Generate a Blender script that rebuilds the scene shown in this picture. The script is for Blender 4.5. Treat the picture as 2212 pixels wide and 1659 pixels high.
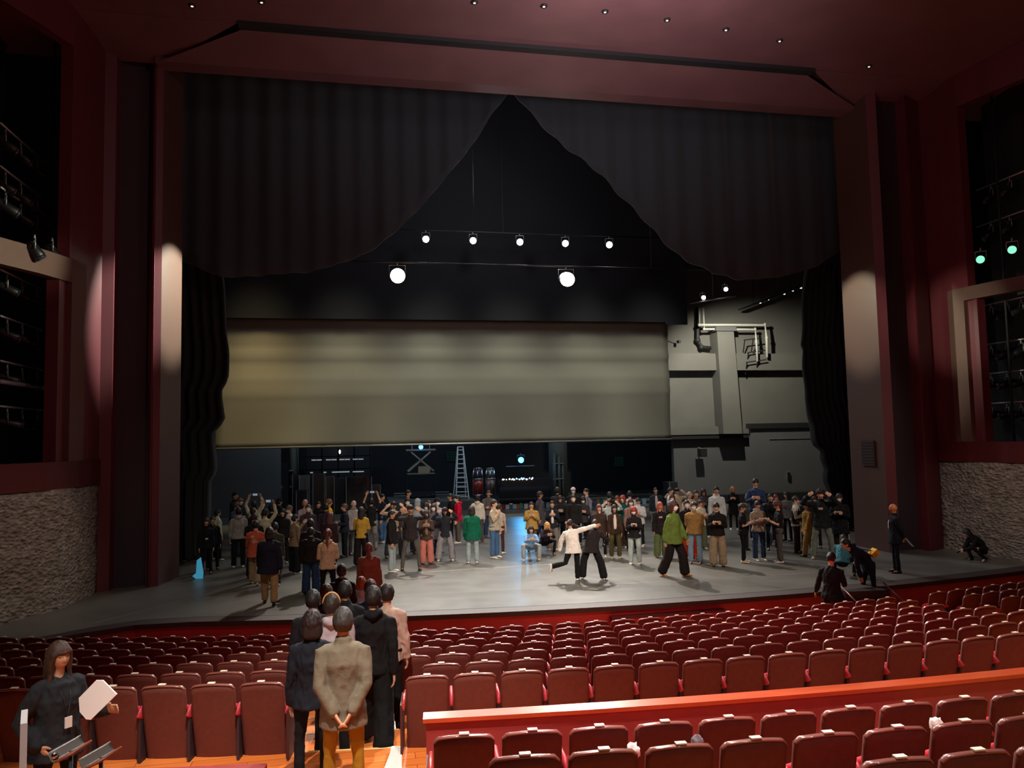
import bpy, math, random
import numpy as np
from mathutils import Vector, Matrix, noise
from math import sin, cos, pi, radians, sqrt, atan, atan2, exp
for o in list(bpy.data.objects): bpy.data.objects.remove(o)
SC = bpy.context.scene
COL = SC.collection
random.seed(4)

# ---------------------------------------------------------------- camera
F, PSI, TH, RO, CAMH = 1660.0, radians(11.4), atan(4.26e-5*1660), .0206, 3.4
fw = Vector((sin(PSI)*cos(TH), cos(PSI)*cos(TH), sin(TH)))
r0 = Vector((cos(PSI), -sin(PSI), 0)); u0 = r0.cross(fw)
CR = r0*cos(RO) - u0*sin(RO); CU = u0*cos(RO) + r0*sin(RO)
CP = Vector((0, 0, CAMH))
cam = bpy.data.cameras.new('camera'); camo = bpy.data.objects.new('camera', cam); COL.objects.link(camo)
cam.sensor_fit = 'HORIZONTAL'; cam.sensor_width = 36; cam.lens = 36*F/2212; cam.clip_end = 300
M3 = Matrix((CR, CU, -fw)).transposed()
camo.matrix_world = Matrix.Translation(CP) @ M3.to_4x4()
SC.camera = camo
# ---------------------------------------------------------------- world, exposure
W = bpy.data.worlds.new('world'); SC.world = W; W.use_nodes = True
W.node_tree.nodes['Background'].inputs[0].default_value = (.03, .024, .03, 1)
W.node_tree.nodes['Background'].inputs[1].default_value = .16
vs = SC.view_settings; vs.view_transform = 'Standard'; vs.look = 'None'; vs.gamma = 1; vs.exposure = .0
vs.use_curve_mapping = False

def srgb(h):
    if not isinstance(h, str): return h
    c = [int(h[i:i+2], 16)/255 for i in (0, 2, 4)]
    return tuple(x/12.92 if x <= .04045 else ((x+.055)/1.055)**2.4 for x in c)

def light(kind, name, loc, target, energy, color, size=.3, angle=40, blend=.4):
    l = bpy.data.lights.new(name, kind); o = bpy.data.objects.new(name, l); COL.objects.link(o)
    l.energy = energy; l.color = color
    if kind == 'AREA': l.shape = 'RECTANGLE'; l.size = size[0]; l.size_y = size[1]
    else: l.shadow_soft_size = size
    if kind == 'SPOT': l.spot_size = radians(angle); l.spot_blend = blend
    o.location = loc
    o.rotation_euler = (Vector(target)-Vector(loc)).to_track_quat('-Z', 'Y').to_euler()
    return o
WARM = (1, .86, .7); HOUSE = (1, .84, .68); NEUT = (1, .89, .77); COOL = (.62, .8, 1)
# overhead profile lamps upstage of the dancers (their housings are built further down)
light('SPOT', 'light_par', (1.35, 25.4, 8.75), (2.8, 16.2, 0), 6200, NEUT, .08, 66, 1)
light('SPOT', 'light_par', (7.28, 25.4, 8.75), (6.2, 16.2, 0), 6200, NEUT, .08, 66, 1)
for X in (2.78, 4.73, 6.71, 8.68, 10.63):
    light('SPOT', 'light_backlight', (X, 30.7, 11.5), (X*.9+.4, 21, 0), 1300, (.93, .96, 1), .08, 84, .9)
# front-of-house lamps in the auditorium ceiling
for X, T, e, c in ((1, (5.5, 22, 0), 6500, WARM), (9, (3.5, 22, 0), 6500, WARM), (13, (11, 24, 0), 3600, WARM)):
    light('SPOT', 'light_front', (X, 3, 12.4), T, e*1.15, c, .25, 30, .9)
light('SPOT', 'light_front', (-2, 5, 12.2), (-1, 22, 0), 1700, WARM, .25, 34, .9)
# house lights over the seats, with some added fill lamps among them
light('SPOT', 'light_house', (4, 9, 12.5), (4, 9, 0), 260, HOUSE, .4, 80, .9)
light('SPOT', 'light_house', (2.2, 6.2, 10), (2.4, 5.4, 1), 4200, (1, .86, .76), .12, 34, .9)
light('SPOT', 'light_house', (-.3, 4, 8), (-.3, 8.2, .2), 2800, (1, .9, .78), .1, 40, .8)
for X, e in ((1.2, 1200), (3.6, 1150), (6, 1150), (8.6, 1150), (-2.2, 950), (-4.6, 950)):
    light('SPOT', 'light_house', (X, 4.2, 9.2), (X, 6.7, .6), e, (1, .86, .76), .12, 27, .6)
light('SPOT', 'light_house', (-3.2, 1, 7.5), (-2.2, 5.6, 1), 900, (1, .94, .88), .2, 34, .8)  # added neutral spot to brighten the woman at lower left and her papers
light('SPOT', 'light_ceiling_wash', (6, 12.5, 9.5), (6, 16.5, 13.6), 1300, (1, .88, .9), .8, 120, 1)
light('SPOT', 'light_fill_rims', (5, 17.6, 12.4), (5, 7, 0), 9000, (1, .9, .86), .12, 66, .8)  # added lamp, put in for glints along the seat rims
light('SPOT', 'light_house', (4, -2.5, 9), (4.2, 5.2, 1), 620, (1, .8, .68), .2, 46, .9)  # added fill from behind the camera for the dark rear seat backs
# spill on the proscenium returns, on the side boxes and on the stone
light('SPOT', 'light_return', (-1.5, 20.85, 8.95), (-4.6, 21.0, 7.3), 4200, (.84, 1, .84), .03, 45, .55)
light('SPOT', 'light_return', (11.3, 20.2, 8.4), (14.5, 20.0, 6.8), 1150, (.86, 1, .78), .03, 45, .6)
light('SPOT', 'light_box', (12, 12, 8.4), (-6.6, 16.9, 7.6), 15000, (.88, 1, .72), .05, 9.5, .7)
light('SPOT', 'light_box', (-3, 12, 8.4), (16.5, 18.4, 6.4), 8000, (.9, 1, .74), .05, 9.5, .8)
light('SPOT', 'light_stone', (2, 11, 9), (-6.6, 17.6, .7), 1300, (1, .8, .6), .2, 22, .9)
light('SPOT', 'light_stone', (8, 11, 9), (16.8, 18, .8), 1500, (.95, .85, .75), .2, 22, .9)
# rear stage work lamps, followed by added fill lights
light('SPOT', 'light_work', (17, 33, 9.6), (20.5, 38, 3.0), 2300, (1, .95, .8), .06, 118, .7)
for X, e, c in ((-4, 1500, (1, .74, .4)), (-.5, 1300, (1, .88, .66)), (3, 1300, (1, .93, .78)), (6.5, 1300, (1, .95, .82)), (10, 1300, (1, .95, .82)), (13, 1100, (1, .95, .82))):
    light('SPOT', 'light_work', (X, 29, 12.5), (X, 33, 4.9), e*2.1, (c[0]*.94, min(1, c[1]*1.03), c[2]*1.02), 1.0, 40, 1)
light('AREA', 'light_fill_rear', (5, 35.5, 6.5), (5, 40, 1), 230, COOL, (18, 1))  # added unseen strip of cool fill that brightens the ladder and rear props
light('POINT', 'light_fill_hall', (5, 5, 12.6), (5, 5, 0), 330, (1, .8, .82), .6)  # added ambient fill lifting the blacks in the hall, no actual fixture
light('POINT', 'light_fill_hall', (5, 14.5, 12.2), (5, 5, 0), 110, (1, .8, .86), .6)  # second added ambient fill, nearer the proscenium
light('POINT', 'light_fill_flies', (5, 27.5, 13), (5, 5, 0), 330, (.85, .9, 1), .6)  # added bluish fill that lifts the dark drapes and border cloth
light('SPOT', 'light_box', (8, 9, 11), (-7, 15.8, 5), 700, (.9, .93, 1), .05, 22, .8)  # added spot that brightens pipes and lamps in the left box

# ---------------------------------------------------------------- pixel rays -> points on real planes
def ray(x, y): return fw + CR*((x-1106)/F) - CU*((y-829.5)/F)
def at(x, y, z=0.):
    d = ray(x, y); return CP + d*((z-CAMH)/d.z)
def atY(x, y, Y):
    d = ray(x, y); return CP + d*(Y/d.y)
def zat(P, y):
    'height over P whose picture row is y'
    lo, hi = P.z-1, P.z+4
    for _ in range(30):
        m = (lo+hi)/2; d = Vector((P.x, P.y, m))-CP
        if 829.5-F*d.dot(CU)/d.dot(fw) > y: lo = m
        else: hi = m
    return m
# hall geometry: concentric seat rows around a point upstage
HX, HY = 5.4, 50.6
def polar(R, arc, z=0.):
    a = arc/R; return Vector((HX+R*sin(a), HY-R*cos(a), z))
def radius(P): return sqrt((P.x-HX)**2+(P.y-HY)**2)

# ---------------------------------------------------------------- materials
MATS = {}
def mat(name, base, rough=.6, metal=0., bump=0., bscale=40., var=0., vscale=6., emit=None, es=1., spec=.5, sheen=0., coat=0., bdist=.01, stretch=(1, 1, 1)):
    if name in MATS: return MATS[name]
    m = bpy.data.materials.new(name); m.use_nodes = True; MATS[name] = m
    nt = m.node_tree; b = nt.nodes['Principled BSDF']; c = srgb(base)
    b.inputs['Base Color'].default_value = (*c, 1); b.inputs['Roughness'].default_value = rough
    b.inputs['Metallic'].default_value = metal; b.inputs['Specular IOR Level'].default_value = spec
    b.inputs['Sheen Weight'].default_value = sheen; b.inputs['Coat Weight'].default_value = coat
    tc = nt.nodes.new('ShaderNodeTexCoord'); mp = nt.nodes.new('ShaderNodeMapping')
    mp.inputs['Scale'].default_value = stretch; nt.links.new(tc.outputs['Object'], mp.inputs[0])
    if var:
        n = nt.nodes.new('ShaderNodeTexNoise'); n.inputs['Scale'].default_value = vscale; n.inputs['Detail'].default_value = 4
        nt.links.new(mp.outputs[0], n.inputs['Vector'])
        r = nt.nodes.new('ShaderNodeMapRange'); r.inputs[1].default_value = .3; r.inputs[2].default_value = .7
        r.inputs[3].default_value = 1-var; r.inputs[4].default_value = 1+var; nt.links.new(n.outputs[0], r.inputs[0])
        mx = nt.nodes.new('ShaderNodeMix'); mx.data_type = 'RGBA'; mx.blend_type = 'MULTIPLY'; mx.inputs[0].default_value = 1
        mx.inputs[6].default_value = (*c, 1); nt.links.new(r.outputs[0], mx.inputs[7]); nt.links.new(mx.outputs[2], b.inputs['Base Color'])
    if bump:
        n = nt.nodes.new('ShaderNodeTexNoise'); n.inputs['Scale'].default_value = bscale; n.inputs['Detail'].default_value = 5
        nt.links.new(mp.outputs[0], n.inputs['Vector'])
        bp = nt.nodes.new('ShaderNodeBump'); bp.inputs['Strength'].default_value = bump; bp.inputs['Distance'].default_value = bdist
        nt.links.new(n.outputs[0], bp.inputs['Height']); nt.links.new(bp.outputs[0], b.inputs['Normal'])
    if emit:
        b.inputs['Emission Color'].default_value = (*srgb(emit), 1); b.inputs['Emission Strength'].default_value = es
    return m
def cloth(h): return mat('cloth_'+h, h, .85, bump=.35, bscale=55, var=.12, vscale=9, spec=.2)
def hairm(h): return mat('hair_'+h, h, .62, bump=.6, bscale=60, var=.25, vscale=30, stretch=(1, 1, .25), bdist=.006)
def skin(h): return mat('skin_'+h, h, .5, bump=.08, bscale=90, var=.06, vscale=12)
def wood_planks(name, c1, c2, rough, scale=1., coat=.3, rw=.16):
    m = bpy.data.materials.new(name); m.use_nodes = True; MATS[name] = m
    nt = m.node_tree; b = nt.nodes['Principled BSDF']; N = nt.nodes.new; L = nt.links.new
    tc = N('ShaderNodeTexCoord'); br = N('ShaderNodeTexBrick'); br.inputs['Scale'].default_value = scale
    br.inputs['Color1'].default_value = (*srgb(c1), 1); br.inputs['Color2'].default_value = (*srgb(c2), 1)
    br.inputs['Mortar'].default_value = (*[v*.45 for v in srgb(c2)], 1); br.inputs['Mortar Size'].default_value = .004
    br.inputs['Brick Width'].default_value = 1.1; br.inputs['Row Height'].default_value = rw; br.inputs['Bias'].default_value = -.2
    L(tc.outputs['Object'], br.inputs['Vector'])
    mp = N('ShaderNodeMapping'); mp.inputs['Scale'].default_value = (1.2, 22, 22); L(tc.outputs['Object'], mp.inputs[0])
    n = N('ShaderNodeTexNoise'); n.inputs['Scale'].default_value = 1.5; n.inputs['Detail'].default_value = 6; L(mp.outputs[0], n.inputs['Vector'])
    r = N('ShaderNodeMapRange'); r.inputs[3].default_value = .7; r.inputs[4].default_value = 1.25; L(n.outputs[0], r.inputs[0])
    mx = N('ShaderNodeMix'); mx.data_type = 'RGBA'; mx.blend_type = 'MULTIPLY'; mx.inputs[0].default_value = 1
    L(br.outputs[0], mx.inputs[6]); L(r.outputs[0], mx.inputs[7]); L(mx.outputs[2], b.inputs['Base Color'])
    b.inputs['Roughness'].default_value = rough; b.inputs['Coat Weight'].default_value = coat
    return m
BLACK = mat('black_paint', '202024', .6, bump=.1)
REDWOOD = mat('red_stained_wood', '4e1619', .42, bump=.12, bscale=8, var=.12, vscale=3, stretch=(1, 1, .12), coat=.15)
DARKWOOD = mat('dark_slot_panel', '30222a', .6)
CAPWOOD = mat('orange_cap_wood', 'c2502c', .28, bump=.05, bscale=6, var=.15, vscale=4, stretch=(.3, 3, 1), coat=.5)
SEATBACK = mat('seat_back_fabric', '6a3830', .6, bump=.25, bscale=160, var=.08, vscale=20, spec=.25)
SEATRED = mat('seat_red_fabric', 'd0283a', .8, bump=.3, bscale=150)
SEATWOOD = mat('seat_dark_wood', '8c544c', .26, coat=1)
ARMWOOD = mat('seat_arm_wood', 'b04038', .3, coat=.5)
PLATE = mat('number_plate', 'fff8e0', .2)
STEEL = mat('steel', 'a8a8a6', .38, metal=.6)
LAMPBLK = mat('lamp_black', '141416', .4, spec=.5)
CHROME = mat('chrome', 'd8d8da', .15, metal=1)
WALLGREY = mat('grey_stage_wall', '66655f', .8, bump=.15, bscale=5, var=.08, vscale=.8)
WALLDARK = mat('dark_stage_wall', '5c5c5c', .8, bump=.1, bscale=5, var=.08, vscale=.8)
DRAPE = mat('black_drape', '1e2124', .9, sheen=.15, bump=.3, bscale=20, stretch=(6, 1, .3))
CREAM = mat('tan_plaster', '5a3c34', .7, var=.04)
CEIL = mat('ceiling_wood', '6c4c50', .5, bump=.08, bscale=4, var=.1, vscale=1)
PLANK = wood_planks('orange_plank_floor', 'f28a44', 'dc7430', .3)
NOSE = mat('bright_step_edge', 'f2d490', .4)
SCRIM = mat('grey_scrim_cloth', '7a766a', .9, bump=.1, bscale=3, var=.05, vscale=.5)

def stagefloor_mat():
    m = bpy.data.materials.new('grey_dance_floor'); m.use_nodes = True
    nt = m.node_tree; b = nt.nodes['Principled BSDF']; N = nt.nodes.new; L = nt.links.new
    tc = N('ShaderNodeTexCoord'); n = N('ShaderNodeTexNoise'); n.inputs['Scale'].default_value = .7; n.inputs['Detail'].default_value = 3
    L(tc.outputs['Object'], n.inputs['Vector'])
    cr = N('ShaderNodeValToRGB'); cr.color_ramp.elements[0].position = .3; cr.color_ramp.elements[1].position = .72
    cr.color_ramp.elements[0].color = (*srgb('56544f'), 1); cr.color_ramp.elements[1].color = (*srgb('69665f'), 1)
    L(n.outputs[0], cr.inputs[0]); L(cr.outputs[0], b.inputs['Base Color'])
    r = N('ShaderNodeMapRange'); r.inputs[3].default_value = .3; r.inputs[4].default_value = .46
    n2 = N('ShaderNodeTexNoise'); n2.inputs['Scale'].default_value = 2.2; n2.inputs['Detail'].default_value = 6; L(tc.outputs['Object'], n2.inputs['Vector'])
    L(n2.outputs[0], r.inputs[0]); L(r.outputs[0], b.inputs['Roughness'])
    return m
STAGEF = stagefloor_mat()
def stone_mat():
    m = bpy.data.materials.new('rough_split_stone'); m.use_nodes = True
    nt = m.node_tree; b = nt.nodes['Principled BSDF']; N = nt.nodes.new; L = nt.links.new
    tc = N('ShaderNodeTexCoord'); mp = N('ShaderNodeMapping'); mp.inputs['Scale'].default_value = (1, 1, 1.7); L(tc.outputs['Object'], mp.inputs[0])
    n = N('ShaderNodeTexNoise'); n.inputs['Scale'].default_value = 5; n.inputs['Detail'].default_value = 9; n.inputs['Roughness'].default_value = .68; L(mp.outputs[0], n.inputs['Vector'])
    cr = N('ShaderNodeValToRGB'); cr.color_ramp.elements[0].color = (*srgb('5c524c'), 1); cr.color_ramp.elements[1].color = (*srgb('b0a498'), 1)
    cr.color_ramp.elements[0].position = .3; cr.color_ramp.elements[1].position = .7
    L(n.outputs[0], cr.inputs[0]); L(cr.outputs[0], b.inputs['Base Color']); b.inputs['Roughness'].default_value = .9
    v = N('ShaderNodeTexVoronoi'); v.inputs['Scale'].default_value = 9; L(mp.outputs[0], v.inputs['Vector'])
    ad = N('ShaderNodeMath'); ad.operation = 'ADD'; L(n.outputs[0], ad.inputs[0]); L(v.outputs[0], ad.inputs[1])
    bp = N('ShaderNodeBump'); bp.inputs['Strength'].default_value = 1; bp.inputs['Distance'].default_value = .09
    L(ad.outputs[0], bp.inputs['Height']); L(bp.outputs[0], b.inputs['Normal'])
    return m
STONE = stone_mat()

# ---------------------------------------------------------------- mesh helpers
class MB:
    def __init__(s): s.v = []; s.f = []
    def add(s, vs, fs):
        n = len(s.v); s.v += [tuple(v) for v in vs]; s.f += [tuple(i+n for i in f) for f in fs]; return s
    def box(s, x0, x1, y0, y1, z0, z1, M=None):
        vs = [Vector((x, y, z)) for z in (z0, z1) for y in (y0, y1) for x in (x0, x1)]
        if M is not None: vs = [M @ v for v in vs]
        return s.add(vs, [(0, 2, 3, 1), (4, 5, 7, 6), (0, 1, 5, 4), (2, 6, 7, 3), (0, 4, 6, 2), (1, 3, 7, 5)])
    def loft(s, pts, rad, side=None, n=12, cap=True):
        'tube through pts; rad = list of (along side, across)'
        pts = [Vector(p) for p in pts]; rad = [(r, r) if not isinstance(r, tuple) else r for r in rad]
        c0, c1 = cap if isinstance(cap, tuple) else (cap, cap)
        if cap:
            d0 = (pts[0]-pts[1]).normalized(); d1 = (pts[-1]-pts[-2]).normalized()
            a, b = rad[0], rad[-1]; ca, cb = min(a)*.55, min(b)*.55
            if c0: pts = [pts[0]+d0*ca, pts[0]+d0*ca*.6]+pts; rad = [(a[0]*.35, a[1]*.35), (a[0]*.8, a[1]*.8)]+rad
            if c1: pts = pts+[pts[-1]+d1*cb*.6, pts[-1]+d1*cb]; rad = rad+[(b[0]*.8, b[1]*.8), (b[0]*.35, b[1]*.35)]
        k = len(pts); vs = []; pu = Vector(side) if side is not None else None
        for i, p in enumerate(pts):
            t = (pts[min(i+1, k-1)]-pts[max(i-1, 0)]).normalized()
            if pu is None: pu = t.orthogonal()
            u = pu-t*pu.dot(t)
            if u.length < 1e-4: u = t.orthogonal()
            u.normalize(); w = t.cross(u)
            if side is None: pu = u
            for j in range(n):
                a = 2*pi*j/n; vs.append(p+u*(rad[i][0]*cos(a))+w*(rad[i][1]*sin(a)))
        fs = [(i*n+j, i*n+(j+1) % n, (i+1)*n+(j+1) % n, (i+1)*n+j) for i in range(k-1) for j in range(n)]
        fs += [tuple(range(n-1, -1, -1)), tuple((k-1)*n+j for j in range(n))]
        return s.add(vs, fs)
    def rod(s, a, b, r, n=8): return s.loft([a, b], [r, r], None, n, False)
    def pipe(s, pts, r, n=8): return s.loft(pts, [r]*len(pts), None, n, False)
    def ball(s, c, r, n=12, m=8, fn=None, M=None):
        c = Vector(c); r = (r, r, r) if not isinstance(r, tuple) else r; vs = []
        for i in range(m+1):
            th = pi*i/m
            for j in range(n):
                ph = 2*pi*j/n; d = Vector((sin(th)*cos(ph), sin(th)*sin(ph), cos(th)))
                q = fn(d) if fn else Vector((d.x*r[0], d.y*r[1], d.z*r[2]))
                vs.append(c+(M @ q if M is not None else q))
        fs = [(i*n+j, (i+1)*n+j, (i+1)*n+(j+1) % n, i*n+(j+1) % n) for i in range(m) for j in range(n)]
        return s.add(vs, fs)
    def prism(s, pts, z0, z1):
        n = len(pts); vs = [(x, y, z0) for x, y in pts]+[(x, y, z1) for x, y in pts]
        return s.add(vs, [tuple(range(n-1, -1, -1)), tuple(range(n, 2*n))]+[(i, (i+1) % n, n+(i+1) % n, n+i) for i in range(n)])
    def sheet(s, rows, th=None, off=(0, .02, 0)):
        'grid of points, given thickness along off'
        R, C = len(rows), len(rows[0]); vs = [Vector(p) for r in rows for p in r]; o = Vector(off); n = R*C
        f = [(i*C+j, i*C+j+1, (i+1)*C+j+1, (i+1)*C+j) for i in range(R-1) for j in range(C-1)]
        f2 = [tuple(n+k for k in reversed(q)) for q in f]
        ed = [j for j in range(C)]+[(i+1)*C-1 for i in range(1, R)]+[(R-1)*C+j for j in range(C-2, -1, -1)]+[i*C for i in range(R-2, 0, -1)]
        f3 = [(ed[(k+1) % len(ed)], ed[k], n+ed[k], n+ed[(k+1) % len(ed)]) for k in range(len(ed))]
        return s.add(vs+[v+o for v in vs], f+f2+f3)
    def mesh(s, name, smooth=True):
        me = bpy.data.meshes.new(name); me.from_pydata(s.v, [], s.f); me.update()
        if smooth: me.polygons.foreach_set('use_smooth', [True]*len(me.polygons))
        return me
    def build(s, name, m, parent=None, smooth=False):
        return link(name, s.mesh(name, smooth), m, parent)
def link(name, me, m, parent=None, M=None):
    if m is not None and not me.materials: me.materials.append(m)
    o = bpy.data.objects.new(name, me); COL.objects.link(o)
    if m is not None and me.materials[0] != m:
        o.material_slots[0].link = 'OBJECT'; o.material_slots[0].material = m
    if parent: o.parent = parent
    if M is not None: o.matrix_local = M
    return o
def tag(o, label=None, cat=None, group=None, kind=None):
    if label: o['label'] = label
    if cat: o['category'] = cat
    if group: o['group'] = group
    if kind: o['kind'] = kind
    return o
def empty(name, loc, rz=0., label=None, cat=None, group=None):
    o = bpy.data.objects.new(name, None); COL.objects.link(o); o.empty_display_size = .1
    o.location = loc; o.rotation_euler = (0, 0, rz); return tag(o, label, cat, group)
def struct(name, mb, m, smooth=False): return tag(mb.build(name, m, None, smooth), kind='structure')
def copy_tree(o, parent=None):
    c = o.copy(); COL.objects.link(c); c.parent = parent
    for ch in list(o.children): copy_tree(ch, c)
    return c
ORD = ['zeroth', 'first', 'second', 'third', 'fourth', 'fifth', 'sixth', 'seventh', 'eighth', 'ninth', 'tenth', 'eleventh', 'twelfth', 'thirteenth',
       'fourteenth', 'fifteenth', 'sixteenth', 'seventeenth', 'eighteenth', 'nineteenth', 'twentieth', 'twenty-first', 'twenty-second', 'twenty-third', 'twenty-fourth', 'twenty-fifth']
# ================================================================ THE SETTING
RK = {k: 42.8-.86*(7-k) for k in range(1, 8)}          # radius of seat-back tops
ZF = {k: .09-.13*(7-k) for k in range(1, 8)}           # floor under row k
AISLE = .22
def floor_z(R):
    if R < 36.56: return ZF[1]
    for k in range(1, 8):
        if R < RK[k]-.23: return ZF[k]
    if R < 44.85: return AISLE
    if R < 45.7: return .39
    if R < 46.5: return .56
    return .66
def sector(mb, R0, R1, a0, a1, z0, z1, n=28):
    pts = []
    for i in range(n+1):
        a = a0+(a1-a0)*i/n; pts.append((HX+R0*sin(a), HY-R0*cos(a)))
    for i in range(n, -1, -1):
        a = a0+(a1-a0)*i/n; pts.append((HX+R1*sin(a), HY-R1*cos(a)))
    q = len(pts)//2; N = len(pts)
    vs = [(x, y, z0) for x, y in pts]+[(x, y, z1) for x, y in pts]; fs = []
    for i in range(q-1):
        j = N-1-i
        fs += [(i+N, j+N, j-1+N, i+1+N), (i, i+1, j-1, j), (i, i+N, i+1+N, i+1), (j, j-1, j-1+N, j+N)]
    fs += [(0, N-1, 2*N-1, N), (q-1, q-1+N, q+N, q)]
    return mb.add(vs, fs)
A0, A1 = -.36, .40
mb = MB()
sector(mb, 34.0, RK[1]-.23, A0, A1, -1.3, ZF[1])
for k in range(2, 8): sector(mb, RK[k-1]-.23, RK[k]-.23, A0, A1, -1.3, ZF[k])
sector(mb, RK[7]-.23, 44.85, A0, A1, -1.3, AISLE)
struct('floor', mb, PLANK)
mb = MB(); sector(mb, 44.85, 45.7, -.107, A1, -1.3, .39); sector(mb, 45.7, 46.5, -.107, A1, -1.3, .56); sector(mb, 46.5, 60, -.107, A1, -1.3, .66)
sector(mb, 44.85, 60, A0, -.107, -1.3, AISLE+.05)
struct('floor', mb, PLANK)
# bright nosings across the centre-left aisle
for k in range(1, 8):
    R = RK[k]-.23; z = ZF[k+1] if k < 7 else AISLE
    mb = MB(); sector(mb, R-.012, R+.022, -6.15/R, -4.97/R, z-.03, z+.004, 4); struct('trim_%d' % k, mb, NOSE)

# stage floor slab: grey dance floor, brown border, red front
def edgeY(X, off=0.):
    return 60.4-off-sqrt(45**2-(X-6.6)**2)
xs = [-3.2+i*(17.2+3.2)/24 for i in range(25)]
front = [(x, edgeY(x)) for x in xs]
out = [(-9.5, 14.6), (-6.6, 14.6), (-5.9, 15.35), (-5.0, 16.1), (-4.2, 16.5)]+front+[(20, edgeY(17.2)+.5), (30, 19.5), (30, 50), (-14, 50), (-14, 20.3), (-9.5, 19)]
struct('floor', MB().prism(out, -.14, 0), STAGEF)
BORDER = mat('brown_stage_border', '35241f', .6, bump=.05)
STAGERED = mat('stage_front_red', 'aa2c2e', .45, bump=.12, bscale=6, var=.1, vscale=3, stretch=(1, 1, .1))
def offset(pts, d): return [(x, y-d) for x, y in pts]
fr = out[0:5]+front+[(20, edgeY(17.2)+.5)]
vs = []; fs = []
for i, (x, y) in enumerate(fr):
    vs += [(x, y, -.004), (x, y-.42, -.004), (x, y-.42, -.1), (x, y, -.1)]
    if i: b = 4*i; fs += [(b-4, b-3, b+1, b), (b-3, b-2, b+2, b+1), (b-2, b-1, b+3, b+2)]
struct('trim_8', MB().add(vs, fs), BORDER)
vs = []; fs = []
for i, (x, y) in enumerate(fr):
    vs += [(x, y-.36, -.1), (x, y-.36, -1.3)]
    if i: b = 2*i; fs += [(b-2, b-1, b+1, b)]
struct('wall_stage_front', MB().add(vs, fs), STAGERED)
# tape lines on the dance floor
TAPE = mat('pale_floor_tape', '9c9890', .4)
for i, (a, b, w) in enumerate((((860, 1287), (1470, 1255), .025), ((905, 1237), (1192, 1219), .05), ((1350, 1209), (1480, 1203), .04), ((200, 1347), (560, 1255), .02), ((1490, 1254), (1840, 1232), .02))):
    p, q = at(*a), at(*b); d = (q-p).normalized(); n = Vector((-d.y, d.x, 0))*w/2
    struct('trim_%d' % (9+i), MB().add([p+n, p-n, q-n, q+n], [(0, 1, 2, 3)]), TAPE).location.z = .003

# low service hatch in the stage front
t = empty('stage_front_hatch', (6.0, edgeY(6)-.5, -.69), 0, 'raised red panel on the stage front behind the front seats', 'panel')
a, b = at(1168, 1330, -.35), at(1350, 1325, -.35)
MB().box(-1.05, 1.35, -.03, .12, 0, .46).build('panel', STAGERED, t)
MB().box(-1.08, 1.38, -.06, .12, .46, .5).build('top_rail', REDWOOD, t)

# ---------------- proscenium
ZT = 12.97
PR = mat('proscenium_red_wood', '5a1e26', .5, bump=.1, bscale=5, var=.1, vscale=2, stretch=(1, 1, .1))
def vpanel(name, p, q, z0, z1, m, th=.12, kind='structure'):
    p, q = Vector((*p, 0)), Vector((*q, 0)); d = (q-p).normalized(); n = Vector((-d.y, d.x, 0))*th
    mb = MB().prism([(p.x, p.y), (q.x, q.y), (q.x+n.x, q.y+n.y), (p.x+n.x, p.y+n.y)], z0, z1)
    return struct(name, mb, m)
L0, L1, L2, L3, L4 = (-6.02, 19.85), (-5.79, 19.97), (-4.98, 20.2), (-4.78, 20.3), (-4.56, 21.5)
vpanel('wall_left', L0, L1, 0, 15.5, PR)
vpanel('wall_left', (L1[0], L1[1]+.35), (L2[0], L2[1]+.35), 0, 15.5, DARKWOOD)
vpanel('wall_left', L1, (L1[0], L1[1]+.4), 0, 15.5, PR, .05); vpanel('wall_left', (L2[0], L2[1]+.4), L2, 0, 15.5, PR, .05)
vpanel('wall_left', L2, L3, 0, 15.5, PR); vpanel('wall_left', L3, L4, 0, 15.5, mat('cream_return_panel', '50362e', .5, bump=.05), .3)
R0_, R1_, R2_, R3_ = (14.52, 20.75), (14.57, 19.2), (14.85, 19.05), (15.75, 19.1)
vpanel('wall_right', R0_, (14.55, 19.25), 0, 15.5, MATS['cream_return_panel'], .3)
vpanel('wall_right', (14.55, 19.25), (14.78, 19.12), 0, 15.5, PR, .2)
vpanel('wall_right', (14.78, 19.5), (15.75, 19.5), 0, 15.5, DARKWOOD); vpanel('wall_right', (15.75, 19.12), (15.75, 19.5), 0, 15.5, PR, .05)
vpanel('wall_right', (15.75, 19.12), (16.42, 19.4), 0, 15.5, PR)
t = empty('wall_vent', (14.52, 19.9, 2.4), 0, 'dark slotted grille low on the right proscenium return', 'vent')
mb = MB(); mb.box(-.03, 0, -.25, .3, 0, .75).build('frame', mat('vent_brown', '3c2826', .5), t)
for i in range(8):
    mb = MB(); mb.box(-.04, -.03, -.22, .27, .06+i*.085, .1+i*.085).build('slat', mat('vent_slat', '2a1c1b', .5), t)
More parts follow.
